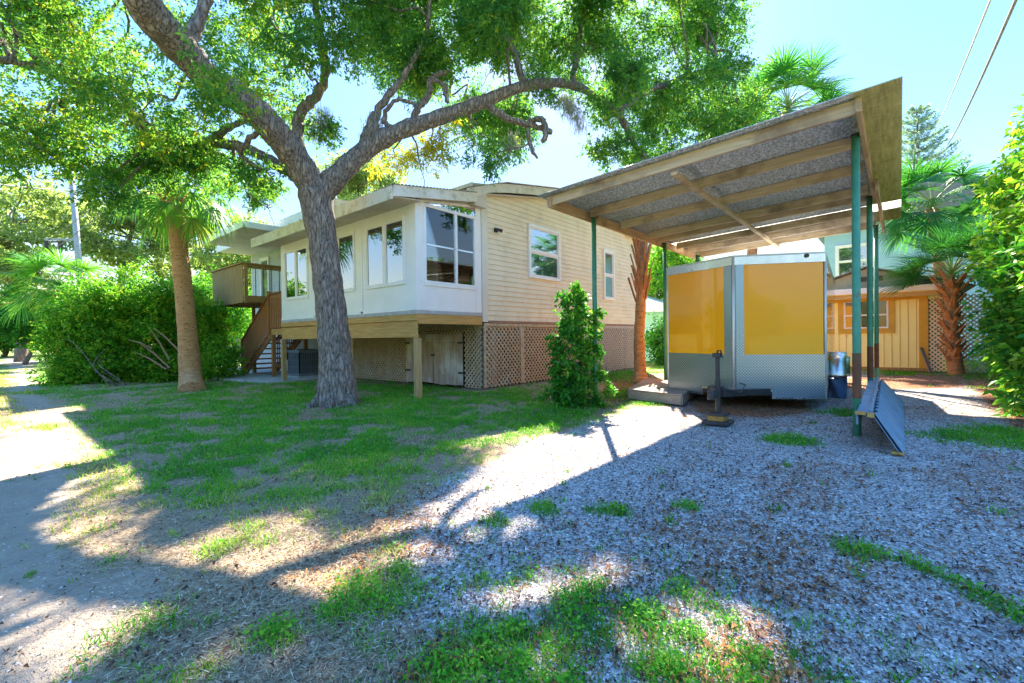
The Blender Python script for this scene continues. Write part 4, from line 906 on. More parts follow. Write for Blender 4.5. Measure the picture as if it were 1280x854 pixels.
ts = empty('teal_shed', (26, 11, 0), 'small pale teal outbuilding glimpsed between the house and the trailer', 'shed')
TEAL = pmat('pale_teal_siding', (.30, .60, .55), (.26, .54, .50), 2, .7, .05)
b = MB(); b.box((21.0, 7.6, 0), (25, 12.5, 2.4)); b.build('wall', TEAL, ts)
b = MB(); courses(b, (21, 0, 0), (0, 1, 0), (-1, 0, 0), 7.6, 12.5, .1, lambda a: 2.35, .15, .02); courses(b, (0, 7.6, 0), (1, 0, 0), (0, -1, 0), 21, 25, .1, lambda a: 2.35, .15, .02); b.build('siding_wall', TEAL, ts)
b = MB(); b.prism([(20.6, 7.2, 2.35), (20.6, 12.9, 2.35), (20.6, 10.05, 3.3)], (4.8, 0, 0)); b.build('roof', WHITE, ts)
hb = MB(); 
ring = [(20.93, 8.75+.22*math.cos(a), .75+.24*math.sin(a)) for a in np.linspace(0, 2*PI*3, 60)]; ring = [(x+.0+.012*i/20, y, z) for i, (x, y, z) in enumerate(ring)]; hb.tube([(20.95-.004*i, y, z) for i, (x, y, z) in enumerate(ring)], .018, 6)
hh_ = hb.build('garden_hose', pmat('dark_green_hose', (.03, .08, .06)), None, smooth=True); tag(hh_, 'dark coiled garden hose hanging on the pale teal shed wall', 'hose')
fn = empty('wooden_fence', (11, 33.5, 0), 'grey wooden privacy fence at the far end of the concrete slab', 'fence')
b = MB()
for i in range(44): b.box((8.0+i*.16, 33.6, .02), (8.0+i*.16+.148, 33.63, 1.72+.02*random.random()))
b.build('fence_boards', pmat('grey_fence_wood', (.23, .24, .27), (.17, .18, .20), 6, .85, .2), fn)
for i in range(4):
    b = MB(); b.box((8+i*2.3, 33.64, 0), (8.1+i*2.3, 33.74, 1.8)); b.build('fence_post', LATG, fn)

# ------------------------------------------------------------------ vegetation tools
def unit(a): return a/(np.linalg.norm(a, axis=-1, keepdims=True)+1e-9)
def leaf_quads(S, D, per, tw, L, Wd, droop=.0, tint=None, tvar=.25, spread=.5, r=rng):
    """leaves set along short shoots: S start, D direction, tw shoot length, L leaf length"""
    m = len(S); S = np.repeat(S, per, 0); D = np.repeat(D, per, 0); n = len(S)
    t = r.random((n, 1)); pos = S + D*t*tw + r.normal(0, .06*tw, (n, 3))
    a = unit(D*.7 + r.normal(0, spread, (n, 3)) + np.array([0, 0, -droop])); s = unit(np.cross(a, r.normal(0, 1, (n, 3)))); nn = np.cross(a, s)
    ll = L*(.65+.7*r.random((n, 1))); ww = Wd*(.7+.6*r.random((n, 1)))
    p0 = pos; p2 = pos+a*ll - np.array([0, 0, 1])*ll*.1; md = pos+a*ll*.45
    p1 = md+s*ww*.5+nn*ww*.18; p3 = md-s*ww*.5+nn*ww*.18
    V = np.stack([p0, p1, p2, p3], 1).reshape(-1, 3); F = np.arange(4*n).reshape(n, 4)
    tt = (np.repeat(tint, per) if tint is not None else .5) + r.normal(0, tvar, n)*.6; T = np.repeat(np.clip(tt, 0, 1), 4)
    return V, F, T
def join(parts):
    V = []; F = []; T = []; n = 0
    for v, f, t in parts: V.append(v); F.append(f+n); T.append(t); n += len(v)
    return np.vstack(V), np.vstack(F), np.concatenate(T)
def blob_shoots(blobs, dens, r=rng, shell=.45):
    S = []; D = []; B = []
    for bi, (c, rad) in enumerate(blobs):
        c = np.array(c, float); rad = np.array(rad, float)*np.ones(3); n = int(dens*(rad[0]*rad[1]+rad[1]*rad[2]+rad[0]*rad[2])/3)
        ns = max(5, n//14); sc_ = unit(r.normal(0, 1, (ns, 3)))*(r.random((ns, 1))**shell)       # sub clumps
        k = r.integers(0, ns, n); u = sc_[k] + r.normal(0, .17, (n, 3)); S.append(c+u*rad); D.append(unit(u*.8+r.normal(0, .5, (n, 3)) + np.array([0, 0, .15]))); B.append(np.full(n, bi)+0*k + 1000*k)
    return np.vstack(S), np.vstack(D), np.concatenate(B)
def cr_spline(P, k=6):
    P = [Vector(p[:3]) for p in P]; o = []
    Q = [P[0]*2-P[1]]+P+[P[-1]*2-P[-2]]
    for i in range(1, len(Q)-2):
        for j in range(k):
            t = j/k; a, b_, c, d = Q[i-1], Q[i], Q[i+1], Q[i+2]
            o.append(.5*((2*b_)+(c-a)*t+(2*a-5*b_+4*c-d)*t*t+(3*b_-a-3*c+d)*t**3))
    o.append(P[-1]); return o
def limb(mb, P, R, n=14, k=6, knob=.12, wob=0.):
    pts = cr_spline(P, k); m = len(pts); rr = np.interp(np.linspace(0, len(R)-1, m), range(len(R)), R)
    ph = random.random()*9; rr = [max(.004, q*(1+knob*math.sin(i*.9+ph)*random.random())) for i, q in enumerate(rr)]
    if wob: pts = [pts[0]]+[p+Vector((random.gauss(0, 1), random.gauss(0, 1), random.gauss(0, 1)))*wob for p in pts[1:]]
    mb.tube(pts, rr, n); return pts
def twig(mb, a, b, r0=.03, r1=.008, sag=.15, n=5):
    a = Vector(a); b = Vector(b); L = (b-a).length; P = [a]
    for i in range(1, 4): P.append(a.lerp(b, i/4)+Vector((random.gauss(0, 1), random.gauss(0, 1), random.gauss(0, 1)+.3))*L*.07)
    P.append(b); limb(mb, P, [r0, (r0+r1)/2, r1], n, 3, .1)
def crown(parent, blobs, dens, per, tw, L, Wd, mat, droop=.15, keep=None, name='crown', tb=.5, tv=.28, spread=.5, shell=.45):
    S, D, B = blob_shoots(blobs, dens, shell=shell)
    if keep is not None: k = keep(S); S, D, B = S[k], D[k], B[k]
    hsh = ((B*7919) % 997)/997.; tint = np.clip(tb+(hsh-.5)*.5+rng.normal(0, .08, len(S)), 0, 1)
    V, F, T = leaf_quads(S, D, per, tw, L, Wd, droop, tint, tv, spread); return fast_mesh(name, V, F, mat, parent, T)
def tree(name, label, cat, base, trunk, radii, blobs, dens, per, tw, L, Wd, mat, group=None, bark=None, twigs=2, **kw):
    t = empty(name, base, label, cat, group); mb = MB(); pts = limb(mb, trunk, radii, 12, 5)
    for c, rad in blobs:
        src = min(pts[len(pts)//3:], key=lambda p: (p-Vector(c)).length); twig(mb, src, c, radii[-1]*.7+.02, .02)
        for _ in range(twigs):
            rd = np.array(rad)*np.ones(3); twig(mb, c, tuple(np.array(c)+rng.normal(0, .45, 3)*rd), .02, .006, n=4)
    mb.build('trunk', bark or BARK, t, smooth=True); crown(t, blobs, dens, per, tw, L, Wd, mat, **kw); return t
def scatter_blobs(cx, cy, cz, rx, ry, rz, n, r0, r1, seed=1):
    r = np.random.default_rng(seed); o = []
    for i in range(n):
        u = unit(r.normal(0, 1, (1, 3)))[0]*r.random()**.4; q = r0+(r1-r0)*r.random(); o.append(((cx+u[0]*rx, cy+u[1]*ry, cz+u[2]*rz), (q*1.15, q*1.15, q*.8)))
    return o
def frond(V, F, T, C, az, el, Lp, Lf, K=34, spread=125, droop=.5, w=.035, tint=.45, r=rng, pet=None, sag=.35):
    """one fan leaf: an arching petiole and a folded fan of pointed segments"""
    h = np.array([math.cos(az), math.sin(az), 0]); P = [np.array(C)]; e = el
    for i in range(5): P.append(P[-1]+(h*math.cos(e)+np.array([0, 0, math.sin(e)]))*Lp/5); e -= sag/5*1.2
    if pet is not None: pet.tube([tuple(p) for p in P], [.022, .018, .016, .014, .012, .01], 5)
    ax = h*math.cos(e)+np.array([0, 0, math.sin(e)]); sd = np.cross(ax, np.array([0, 0, 1.])); sd = sd/(np.linalg.norm(sd)+1e-6); nn = np.cross(sd, ax)
    roll = r.normal(0, .35); sd, nn = sd*math.cos(roll)+nn*math.sin(roll), nn*math.cos(roll)-sd*math.sin(roll)
    for k in range(K):
        a = math.radians(-spread+2*spread*(k+.5)/K)+r.normal(0, .03); ll = Lf*(1-.28*abs(a)/math.radians(spread))*(.9+.2*r.random())
        d = ax*math.cos(a)+sd*math.sin(a)+nn*.22*abs(math.sin(a)); d /= np.linalg.norm(d); wv = np.cross(d, nn); wv /= np.linalg.norm(wv)
        q = P[-1].copy(); n0 = len(V); segs = [(0, .35), (.4, 1.), (.72, .75), (1.0, .05)]
        prev = 0
        for s_, ww in segs:
            q = q+d*ll*(s_-prev); prev = s_; V.append(q-wv*w*ww*.5); V.append(q+wv*w*ww*.5)
            d = d+np.array([0, 0, -droop*(.25+s_*.6)*(.7+.6*r.random())]); d /= np.linalg.norm(d)
        tt = np.clip(tint+r.normal(0, .1), 0, 1); T += [tt]*8
        for i in range(3): F.append((n0+2*i, n0+2*i+1, n0+2*i+3, n0+2*i+2))
def palm(name, label, trunk, radii, bark, nf, Lp, Lf, seed, els=(-.7, 1.35), K=34, w=.04, droop=.5, group=None, boots=0, azf=None, tint=.45, skirt=0, mat=None):
    r = np.random.default_rng(seed); t = empty(name, tuple(trunk[0]), label, 'palm tree', group); mb = MB(); pts = limb(mb, trunk, radii, 20, 10, .04)
    tk = mb.build('trunk', bark, t, smooth=True); C = np.array(trunk[-1]); V, F, T = [], [], []; pet = MB()
    for i in range(nf):
        f = i/nf; el = els[1]+(els[0]-els[1])*f**.8; az = i*2.39996+r.normal(0, .2)
        frond(V, F, T, C+np.array([0, 0, .25*(1-f)]), az, el, Lp*(.8+.4*r.random()), Lf*(.85+.3*r.random()), K, 120, droop*(.7+.7*f), w, np.clip(tint+.28*f*r.random()+r.normal(0, .06), 0, .98), r, pet)
    V = np.array(V); F = np.array(F); cr = fast_mesh('crown', V, F, mat or PALM, t, np.array(T)); pet.build('petioles', PETIOLE_G, t)
    if boots:
        bb = MB(); top = Vector(trunk[-1]); zr = boots
        n = int(zr/.085*2.1)
        for i in range(n):
            z = top.z-zr+zr*i/n*1.05; a = i*2.39996; q = min(pts, key=lambda p: abs(p.z-z)); rad = radii[-1]; h = Vector((math.cos(a), math.sin(a), 0)); c = Vector((q.x, q.y, z))+h*rad*.85
            L_ = (.16+.16*random.random())*(1 if i < n*.8 else 1.7); e = c+h*L_*.75+Vector((0, 0, L_*.85)); sd = h.cross(Vector((0, 0, 1)))
            bb.add([c-sd*.075, c+sd*.075, e+sd*.035, e-sd*.035, c-sd*.06+h*.05-Vector((0,0,.02)), c+sd*.06+h*.05-Vector((0,0,.02)), e+sd*.025+h*.02, e-sd*.025+h*.02], [(0,1,2,3),(7,6,5,4),(1,0,4,5),(2,1,5,6),(3,2,6,7),(0,3,7,4)])
        bb.build('boots', PBOOT, t)
    return t

# ------------------------------------------------------------------ the big live oak on the lawn
oak = empty('live_oak', (4.5, 8.29, 0), 'large leaning live oak with thick furrowed trunk forking in front of the sunroom', 'tree')
D = PD
trunkP = [(423, 512, 8.8, .42), (422, 497, 8.8, .38), (420, 450, 8.8, .29), (413, 380, 8.8, .262), (404, 305, 8.8, .25), (394, 240, 8.8, .30)]
leftP = [(394, 240, 8.8, .26), (368, 196, 8.5, .235), (335, 155, 8.1, .235), (303, 125, 7.8, .22), (262, 100, 7.4, .20), (228, 62, 7.0, .23), (190, 20, 6.5, .23), (160, -30, 6.1, .20), (120, -110, 5.6, .15)]
rightP = [(398, 246, 8.8, .23), (424, 218, 8.9, .20), (452, 192, 9.0, .175), (488, 169, 9.1, .165), (540, 150, 9.3, .14), (600, 129, 9.6, .125), (655, 108, 9.9, .10), (715, 106, 10.2, .085), (770, 140, 10.4, .065), (800, 190, 10.6, .05), (850, 230, 10.8, .02)]
secs = [[(376, 222, 9.0, .12), (345, 205, 9.3, .10), (300, 183, 9.4, .10), (262, 178, 9.4, .105), (236, 182, 9.4, .10), (205, 172, 9.2, .09), (170, 148, 9.0, .085), (130, 120, 8.7, .075), (85, 100, 8.4, .06), (30, 80, 8.0, .045), (-40, 70, 7.6, .03)],
        [(130, 122, 8.7, .06), (100, 126, 8.6, .05), (75, 126, 8.4, .03)], [(262, 178, 9.4, .09), (285, 160, 9.2, .06), (310, 150, 9.0, .03)],
        [(385, 225, 8.9, .13), (372, 175, 9.1, .10), (376, 140, 9.2, .09), (398, 118, 9.3, .09), (408, 88, 9.3, .08), (400, 40, 9.2, .06), (390, -40, 9.0, .04)],
        [(455, 190, 9.0, .15), (463, 165, 9.0, .13), (472, 140, 9.0, .07), (500, 100, 9.1, .05), (530, 50, 9.2, .04), (540, -20, 9.2, .03)],
        [(515, 160, 9.2, .06), (520, 140, 9.25, .06), (535, 120, 9.3, .055), (540, 98, 9.3, .05), (560, 90, 9.4, .04)], [(540, 98, 9.3, .04), (555, 108, 9.3, .035), (560, 128, 9.3, .025)],
        [(500, 165, 9.1, .05), (480, 150, 9.0, .04), (495, 125, 9.0, .03), (520, 130, 9.0, .02)],
        [(655, 108, 9.9, .07), (640, 60, 10, .06), (618, 20, 10, .05), (610, -30, 10, .04)], [(715, 106, 10.2, .06), (722, 60, 10.2, .05), (730, 10, 10.2, .04)],
        [(606, 128, 9.6, .06), (628, 146, 9.7, .06), (660, 155, 9.8, .055), (690, 165, 9.9, .05)], [(660, 152, 9.8, .05), (678, 150, 9.7, .05), (683, 168, 9.6, .045), (678, 176, 9.6, .04)], [(660, 160, 9.8, .035), (662, 180, 9.8, .03), (670, 196, 9.8, .015)],
        [(770, 140, 10.4, .05), (820, 110, 10.6, .05), (880, 90, 10.8, .04), (920, 100, 11, .02)], [(228, 62, 7.0, .10), (250, 20, 7.2, .08), (270, -40, 7.4, .06)], [(335, 155, 8.1, .05), (300, 190, 8.6, .04), (330, 215, 8.7, .03)]]
mb = MB()
def pl(L): return [D(x, y, d_) for x, y, d_, r_ in L], [q[3] for q in L]
LP = []
P_, R__ = pl(trunkP); LP += limb(mb, P_, R__, 40, 14, .05)
P_, R__ = pl(leftP); LP += limb(mb, P_, R__, 34, 12, .08)
P_, R__ = pl(rightP); LP += limb(mb, P_, R__, 28, 10, .10)
for L_ in secs: P_, R__ = pl(L_); LP += limb(mb, P_, R__, 14, 8, .12, .012)
for k in range(6):                                   # root flare
    a = k*.9+.3; b0 = Vector((4.5, 8.29, .30))+Vector((math.cos(a), math.sin(a), 0))*.22; mb.tube([b0+Vector((0, 0, .25)), b0, b0+Vector((math.cos(a)*.22, math.sin(a)*.22, -.26)), b0+Vector((math.cos(a)*.42, math.sin(a)*.42, -.36))], [.08, .10, .07, .03], 10)
# furrows: push the bark in and out
_V = np.array(mb.v); nv = _V.copy()
fur = np.abs(fbm(_V[:, 0]*9+_V[:, 1]*6+_V[:, 2]*1.3, _V[:, 1]*9-_V[:, 0]*6+_V[:, 2]*1.7, 3)-.5)
# crown blobs
r2_ = np.random.default_rng(11); blobs = []
def low(x):
    return float(np.interp(x, [-100, 0, 60, 110, 150, 200, 260, 330, 350, 400, 450, 500, 560, 600, 640, 680, 720, 780, 830, 880, 930, 960], [190, 190, 210, 235, 215, 190, 200, 175, 120, 105, 90, 95, 150, 185, 175, 110, 160, 215, 185, 165, 150, 110]))
for gx_ in range(-90, 951, 46):
    lo = low(gx_); y = lo-32
    while y > -230:
        x = gx_+r2_.normal(0, 16); yy = y+r2_.normal(0, 12); dd = float(np.interp(x, [-100, 150, 400, 950], [7.6, 8.4, 9.2, 11])) + r2_.normal(0, .7)
        skip = r2_.random() < (.14 if x > 330 else .40) or (x > 880 and yy < -5) or (x > 820 and yy < -60) or (430 < x < 500 and 60 < yy) or (90 < x < 180 and 30 < yy < 80 and r2_.random() < .5)
        if not skip:
            q = .42+.30*r2_.random(); blobs.append((tuple(D(x, yy, dd)), (q*1.25, q*1.25, q)))
        y -= 44
golden = [(tuple(D(x, y, 9.9)), (.45, .45, .40)) for x, y in ((470, 185), (500, 195), (540, 180), (525, 205), (550, 170))]
droopb = [(tuple(D(x, y, d_)), (.35, .35, .42)) for x, y, d_ in ((150, 232, 10.5), (185, 228, 10.8), (215, 222, 11), (245, 225, 11), (280, 222, 11), (320, 235, 11.5), (345, 240, 11.5), (335, 260, 11.5), (195, 205, 10.8), (235, 200, 10.8), (170, 215, 9.0), (200, 205, 9.2), (230, 200, 9.4), (255, 205, 9.6), (210, 180, 9.3), (275, 195, 9.8), (180, 185, 9), (600, 180, 9.6), (625, 190, 9.6), (590, 160, 9.6), (740, 195, 10.4), (790, 210, 10.5), (410, 165, 9.3), (60, 195, 7.9), (120, 225, 8.2), (140, 245, 8.2), (330, 215, 8.8), (300, 205, 8.9))]
# sunlit lanes on the ground stay open to the sun
lanes = [gp(L) for L in ([(862, 528), (820, 520), (700, 560), (600, 592), (520, 640), (430, 690), (480, 700), (560, 690), (640, 660), (700, 640), (760, 600), (830, 560)],
                         [(0, 520), (130, 505), (150, 560), (120, 610), (60, 640), (0, 625)], [(150, 700), (330, 640), (400, 640), (330, 720), (230, 770), (160, 740)], [(20, 700), (130, 660), (190, 680), (120, 740), (40, 760)], [(600, 740), (740, 705), (760, 790), (600, 810)], [(0, 700), (120, 620), (200, 640), (80, 720)], [(0, 790), (120, 740), (180, 760), (60, 850)], [(820, 790), (960, 740), (960, 850), (840, 850)], [(330, 690), (460, 660), (420, 760), (330, 790)])]
def keep(S):
    s_ = S[:, 2:3]/SUN[2]; g_ = S-SUN*s_; bad = np.zeros(len(S), bool)
    for L_ in lanes: bad |= poly_dist(g_[:, 0], g_[:, 1], L_) > -.12
    return ~(bad & (rng.random(len(S)) < .97))
twm = MB()
for c, rad in blobs+golden+droopb:
    src = min(LP, key=lambda p: (p-Vector(c)).length); dist = (src-Vector(c)).length; twig(mb, src, c, min(.045, .015+.012*dist), .010)
    for _ in range(4): twig(mb, c, tuple(np.array(c)+rng.normal(0, .55, 3)*np.array(rad)), .010, .004, n=4)
nn = len(nv); o = mb.build('trunk', BARK, oak, smooth=True)
# displace along normals by the furrow noise (only the thick limbs)
me = o.data; nrm = np.zeros(len(me.vertices)*3); me.vertices.foreach_get('normal', nrm); nrm = nrm.reshape(-1, 3); co = np.zeros(len(me.vertices)*3); me.vertices.foreach_get('co', co); co = co.reshape(-1, 3)
amp = np.zeros(len(co)); amp[:nn] = .085; co = co + nrm*(np.pad(fur, (0, len(co)-nn))*amp)[:, None]; me.vertices.foreach_set('co', co.astype(np.float32).ravel()); me.update()
def pxx(c): return PROJ(c)[0]
bl_l = [b_ for b_ in blobs if pxx(b_[0]) < 370]; bl_r = [b_ for b_ in blobs if pxx(b_[0]) >= 370]
crown(oak, bl_l, 780, 8, .20, .075, .030, OAK, droop=.25, keep=keep, tb=.54, tv=.25, spread=.6, shell=.6)
crown(oak, bl_r+droopb, 1050, 8, .20, .075, .032, OAK, droop=.3, keep=keep, tb=.40, tv=.24, spread=.6, shell=.6)
more = []
for i in range(70):
    x = 470+r2_.random()*465; y = -30+(low(x)+10+30)*r2_.random()**.8; q = .5+.3*r2_.random(); more.append((tuple(D(x, y, 11.5+2.2*r2_.random())), (q*1.2, q*1.2, q)))
for c, rad in more:
    src = min(LP, key=lambda p: (p-Vector(c)).length); 
crown(oak, more, 520, 8, .20, .075, .032, OAK, droop=.3, keep=keep, name='outer_foliage', tb=.35, tv=.22, spread=.6, shell=.6)
crown(oak, golden, 620, 7, .18, .07, .03, OAK, droop=.3, name='golden_foliage', tb=.92, tv=.15)
mv = []                                            # moss
for x, y, d_ in ((398, 150, 9.2), (402, 130, 9.2), (470, 140, 9.0), (466, 155, 9.0), (716, 125, 10.1), (724, 140, 10.1), (708, 118, 10.1), (640, 165, 9.7)):
    c = D(x, y, d_); n = 120; S = c+rng.normal(0, (.09, .09, .05), (n, 3)); mv.append(leaf_quads(S, np.tile([0, 0, -1.], (n, 1)), 3, .35, .14, .008, .6, np.full(n, .6), .3, .18))
V, F, T = join(mv); fast_mesh('hanging_moss', V, F, MOSS, oak, T)

# ------------------------------------------------------------------ palms
b0 = G(240, 488)
palm('sabal_palm', 'tall cabbage palm with bare tan trunk between the bush and the live oak', [tuple(b0+np.array([0, 0, -.1])), tuple(D(238, 470, 12.6)), tuple(D(233, 400, 12.7)), tuple(D(225, 320, 12.8)), tuple(D(218, 262, 12.8)), tuple(D(220, 235, 12.8))],
     [.32, .27, .225, .21, .22, .26], PBARK, 24, 1.15, 1.05, 3, els=(-.9, 1.3), w=.042, droop=.85, boots=.6, tint=.62)
b0 = G(1193, 474)
palm('sabal_palm', 'cabbage palm with reddish boot covered trunk at the hedge beside the shed', [tuple(D(1197, 478, 13.4)), tuple(D(1192, 440, 13.4)), tuple(D(1188, 395, 13.4)), tuple(D(1190, 350, 13.4))],
     [.21, .17, .17, .19], PBARK, 30, .9, 1.0, 5, els=(.15, 1.4), K=46, w=.026, droop=.26, boots=2.4, tint=.30)
palm('sabal_palm', 'cabbage palm crown half hidden in the hedge top behind the carport corner', [tuple(D(1180, 440, 17)), tuple(D(1176, 350, 17)), tuple(D(1165, 262, 17))], [.2, .18, .2], PBARK, 34, 1.1, 1.1, 6, els=(-.6, 1.3), w=.05, tint=.35)
palm('sabal_palm', 'tall palm whose feathery crown shows above the carport roof beside the oak leaves', [(18.6, 4.1, 0), (18.7, 4.1, 5), tuple(D(985, 140, 17.5))], [.2, .17, .18], PBARK, 44, 1.2, 1.15, 8, els=(-.7, 1.35), w=.05, droop=.35, tint=.5)
palm('sabal_palm', 'low fan palm growing behind the left bush by the path', [tuple(G(75, 450)), tuple(D(72, 360, 22))], [.18, .16], PBARK, 30, 1.2, 1.3, 9, els=(-.6, 1.2), w=.06, tint=.6)
tp = empty('palm_trunk', (11.43, 5.25, 0), 'crownless ringed palm trunk with split dry boots beside the carport edge', 'palm trunk')
mb = MB(); b0 = G(801, 478); pts = limb(mb, [tuple(b0+np.array([0, 0, -.05])), tuple(D(800, 460, 12.3)), tuple(D(799, 420, 12.3)), tuple(D(801, 380, 12.3)), tuple(D(803, 285, 12.3))], [.20, .16, .14, .135, .13], 20, 12, .05); mb.build('trunk', PBARK, tp, smooth=True)
bb = MB(); top = pts[-1]
for i in range(34):
    a = i*2.4; z = 2.1+i*.055; q = min(pts, key=lambda p: abs(p.z-z)); h = Vector((math.cos(a), math.sin(a), 0)); c = Vector((q.x, q.y, z))+h*.13; L_ = .45+.25*random.random(); e = c+h*(.10+.12*random.random())+Vector((0, 0, L_)); bb.bar(c, e, .085, .02, up=tuple(h))
bb.build('boots', wood('dry_boots', (.42, .22, .11), (.24, .11, .06), 'z', .85), tp)

# norfolk pine
nf_ = empty('norfolk_pine', tuple(G(1150, 432)), 'pale Norfolk pine with tiers of feathery branches beyond the hedge', 'tree')
base = D(1157, 430, 30); topn = D(1146, 138, 30); mb = MB(); mb.tube([tuple(base), tuple((base+topn)/2), tuple(topn)], [.28, .18, .03], 10); Vp, Fp, Tp_ = [], [], []
for i in range(18):
    t = i/17; c = topn+(base-topn)*(.01+t*.72); L_ = .5+4.2*t**.8; 
    for k in range(6):
        a = k*PI/3+i*.5+rng.normal(0, .08); h = np.array([math.cos(a), math.sin(a), 0]); pr_ = c.copy(); P = [tuple(c)]; el = .25-.25*t
        for j in range(6):
            pr_ = pr_+(h*math.cos(el)+np.array([0, 0, math.sin(el)]))*L_/6; P.append(tuple(pr_)); el += .10
        mb.tube(P, [.035, .03, .025, .02, .015, .012, .01], 4); S = []
        for j in range(int(20+L_*34)):
            u_ = (j+rng.random())/(20+L_*34); i0 = min(5, int(u_*6)); S.append(np.array(P[i0])+(np.array(P[i0+1])-np.array(P[i0]))*(u_*6-i0))
        S = np.array(S); sd_ = np.cross(h, [0, 0, 1]); Dd = unit(h*.5+sd_*np.where(rng.random((len(S), 1)) < .5, 1, -1)+rng.normal(0, .15, (len(S), 3))+np.array([0, 0, .25]))
        Vp.append(leaf_quads(S, Dd, 2, .15, .30, .055, .0, np.full(len(S), .5), .4, .15))
mb.build('trunk', BARK, nf_); V, F, T = join(Vp); fast_mesh('crown', V, F, NORF, nf_, T)

# ------------------------------------------------------------------ bushes and hedges
def bush(name, label, cat, base, blobs, dens, per, tw, L, Wd, mat, stems=6, group=None, stem_mat=None, **kw):
    t = empty(name, base, label, cat, group); mb = MB()
    for i in range(stems):
        c = blobs[i % len(blobs)][0]; s0 = Vector(base)+Vector((random.gauss(0, .12), random.gauss(0, .12), 0)); s0 = Vector((s0.x*.6+c[0]*.4, s0.y*.6+c[1]*.4, 0)); twig(mb, s0, c, .016, .006)
    mb.build('stems', stem_mat or BARK, t, smooth=True); crown(t, blobs, dens, per, tw, L, Wd, mat, name='foliage', **kw); return t
bl = []; rb = np.random.default_rng(3)
for x in range(80, 276, 16):
    top = float(np.interp(x, [60, 85, 110, 160, 230, 280], [430, 375, 352, 345, 358, 380])); dd = float(np.interp(x, [80, 280], [14.2, 15.4]))
    for y in range(int(top)+22, 492, 26):
        q = .52+.22*rb.random(); p = D(x+rb.normal(0, 7), y+rb.normal(0, 5), dd+rb.normal(0, .35)); p[2] = max(p[2], .35); bl.append((tuple(p), (q, q, q)))
bush('leafy_bush', 'sprawling bright green bush between the sandy path and the tall palm', 'bush', (3.2, 15.8, 0), bl, 950, 6, .16, .085, .045, HEDGE, 6, droop=.1, tb=.60, tv=.35, shell=.35)
mb = MB()
for x0, y0, x1, y1 in ((168, 440, 208, 462), (176, 430, 212, 460), (188, 412, 212, 450), (192, 410, 225, 440), (160, 425, 190, 436)): mb.tube([tuple(D(x1, y1, 14.0)), tuple(D((x0+x1)/2, (y0+y1)/2-2, 13.95)), tuple(D(x0, y0, 13.9))], [.03, .025, .012], 6)
bs_ = mb.build('bare_stems', pmat('pale_twig', (.34, .22, .13), (.26, .16, .09)), [o for o in bpy.data.objects if o.name == 'leafy_bush'][0])
sbl = [(tuple(D(x, y, d_)), (.23*k, .23*k, .30*k)) for x, y, d_, k in ((712, 380, 8.3, .95), (725, 372, 8.4, .9), (735, 392, 8.4, .8), (708, 405, 8.3, 1.1), (728, 410, 8.3, 1.1), (705, 432, 8.2, 1.1), (733, 436, 8.3, 1.0), (712, 455, 8.2, 1.15), (735, 460, 8.3, 1.0), (700, 472, 8.2, 1.0), (715, 490, 8.1, 1.25), (742, 488, 8.2, 1.05), (697, 492, 8.2, .9), (720, 502, 8.1, 1.0))]
bush('tall_shrub', 'narrow leafy shrub growing around the front left green carport post', 'shrub', (7.15, 4.6, 0), sbl, 1500, 6, .12, .075, .045, DHEDGE, 12, tb=.50, tv=.3, shell=.5)
# right hedge: three shrubs of different leaf
def hb_(lst, q0, q1, seed):
    r = np.random.default_rng(seed); o = []
    for u, v, z in lst: q = q0+(q1-q0)*r.random(); o.append(((u+r.normal(0, .15), v+r.normal(0, .15), z+r.normal(0, .12)), (q, q, q)))
    return o
L1 = [(u, v, z) for u in np.arange(9.6, 13.6, .85) for v in (-2.15, -3.1) for z in np.arange(.5, 2.6, .8)]
bush('hedge_shrub', 'dark glossy shrub forming the lower near end of the right hedge', 'shrub', (11, -2.2, 0), hb_(L1, .62, .85, 1), 800, 6, .18, .13, .06, DHEDGE, 10, 'shrubs of the right hedge', droop=.35, tb=.52, tv=.45, shell=.3)
L2 = [(u, v, z) for u in np.arange(10.6, 15.2, .95) for v in (-2.3, -3.3) for z in np.arange(2.7, float(5.0), .8)]
bush('hedge_shrub', 'tall bright yellow green shrub rising above the right hedge at the picture edge', 'shrub', (12.5, -2.6, 0), hb_(L2, .65, .95, 2), 750, 6, .2, .11, .06, HEDGE, 10, 'shrubs of the right hedge', tb=.70, tv=.35, shell=.3)
L3 = [(u, v, z) for u in np.arange(15, 19.5, 1.) for v in (-3.0, -4.0) for z in np.arange(.6, 4.6, .9)]
bush('hedge_shrub', 'mid green shrub behind the boot covered palm at the far end of the hedge', 'shrub', (17, -2.6, 0), hb_(L3, .7, 1.0, 3), 520, 6, .22, .13, .07, HEDGE, 8, 'shrubs of the right hedge', tb=.42, tv=.3, shell=.3)

# ------------------------------------------------------------------ trees further off
g_ = 'trees in the background'
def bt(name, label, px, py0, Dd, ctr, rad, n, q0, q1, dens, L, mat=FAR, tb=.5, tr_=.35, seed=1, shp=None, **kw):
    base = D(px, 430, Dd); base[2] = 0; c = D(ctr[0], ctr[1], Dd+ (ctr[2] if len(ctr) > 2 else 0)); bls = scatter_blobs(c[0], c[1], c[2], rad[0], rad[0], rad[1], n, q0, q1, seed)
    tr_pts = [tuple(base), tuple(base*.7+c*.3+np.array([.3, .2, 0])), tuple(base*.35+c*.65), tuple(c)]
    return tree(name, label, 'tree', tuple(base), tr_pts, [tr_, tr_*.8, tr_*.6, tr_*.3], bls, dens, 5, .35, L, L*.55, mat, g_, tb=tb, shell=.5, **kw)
bt('oak_tree', 'pale leafed oak at the far left edge beyond the path', 25, 0, 30, (10, 300), (5.2, 4.0), 26, .8, 1.5, 120, .22, tb=.55, seed=21)
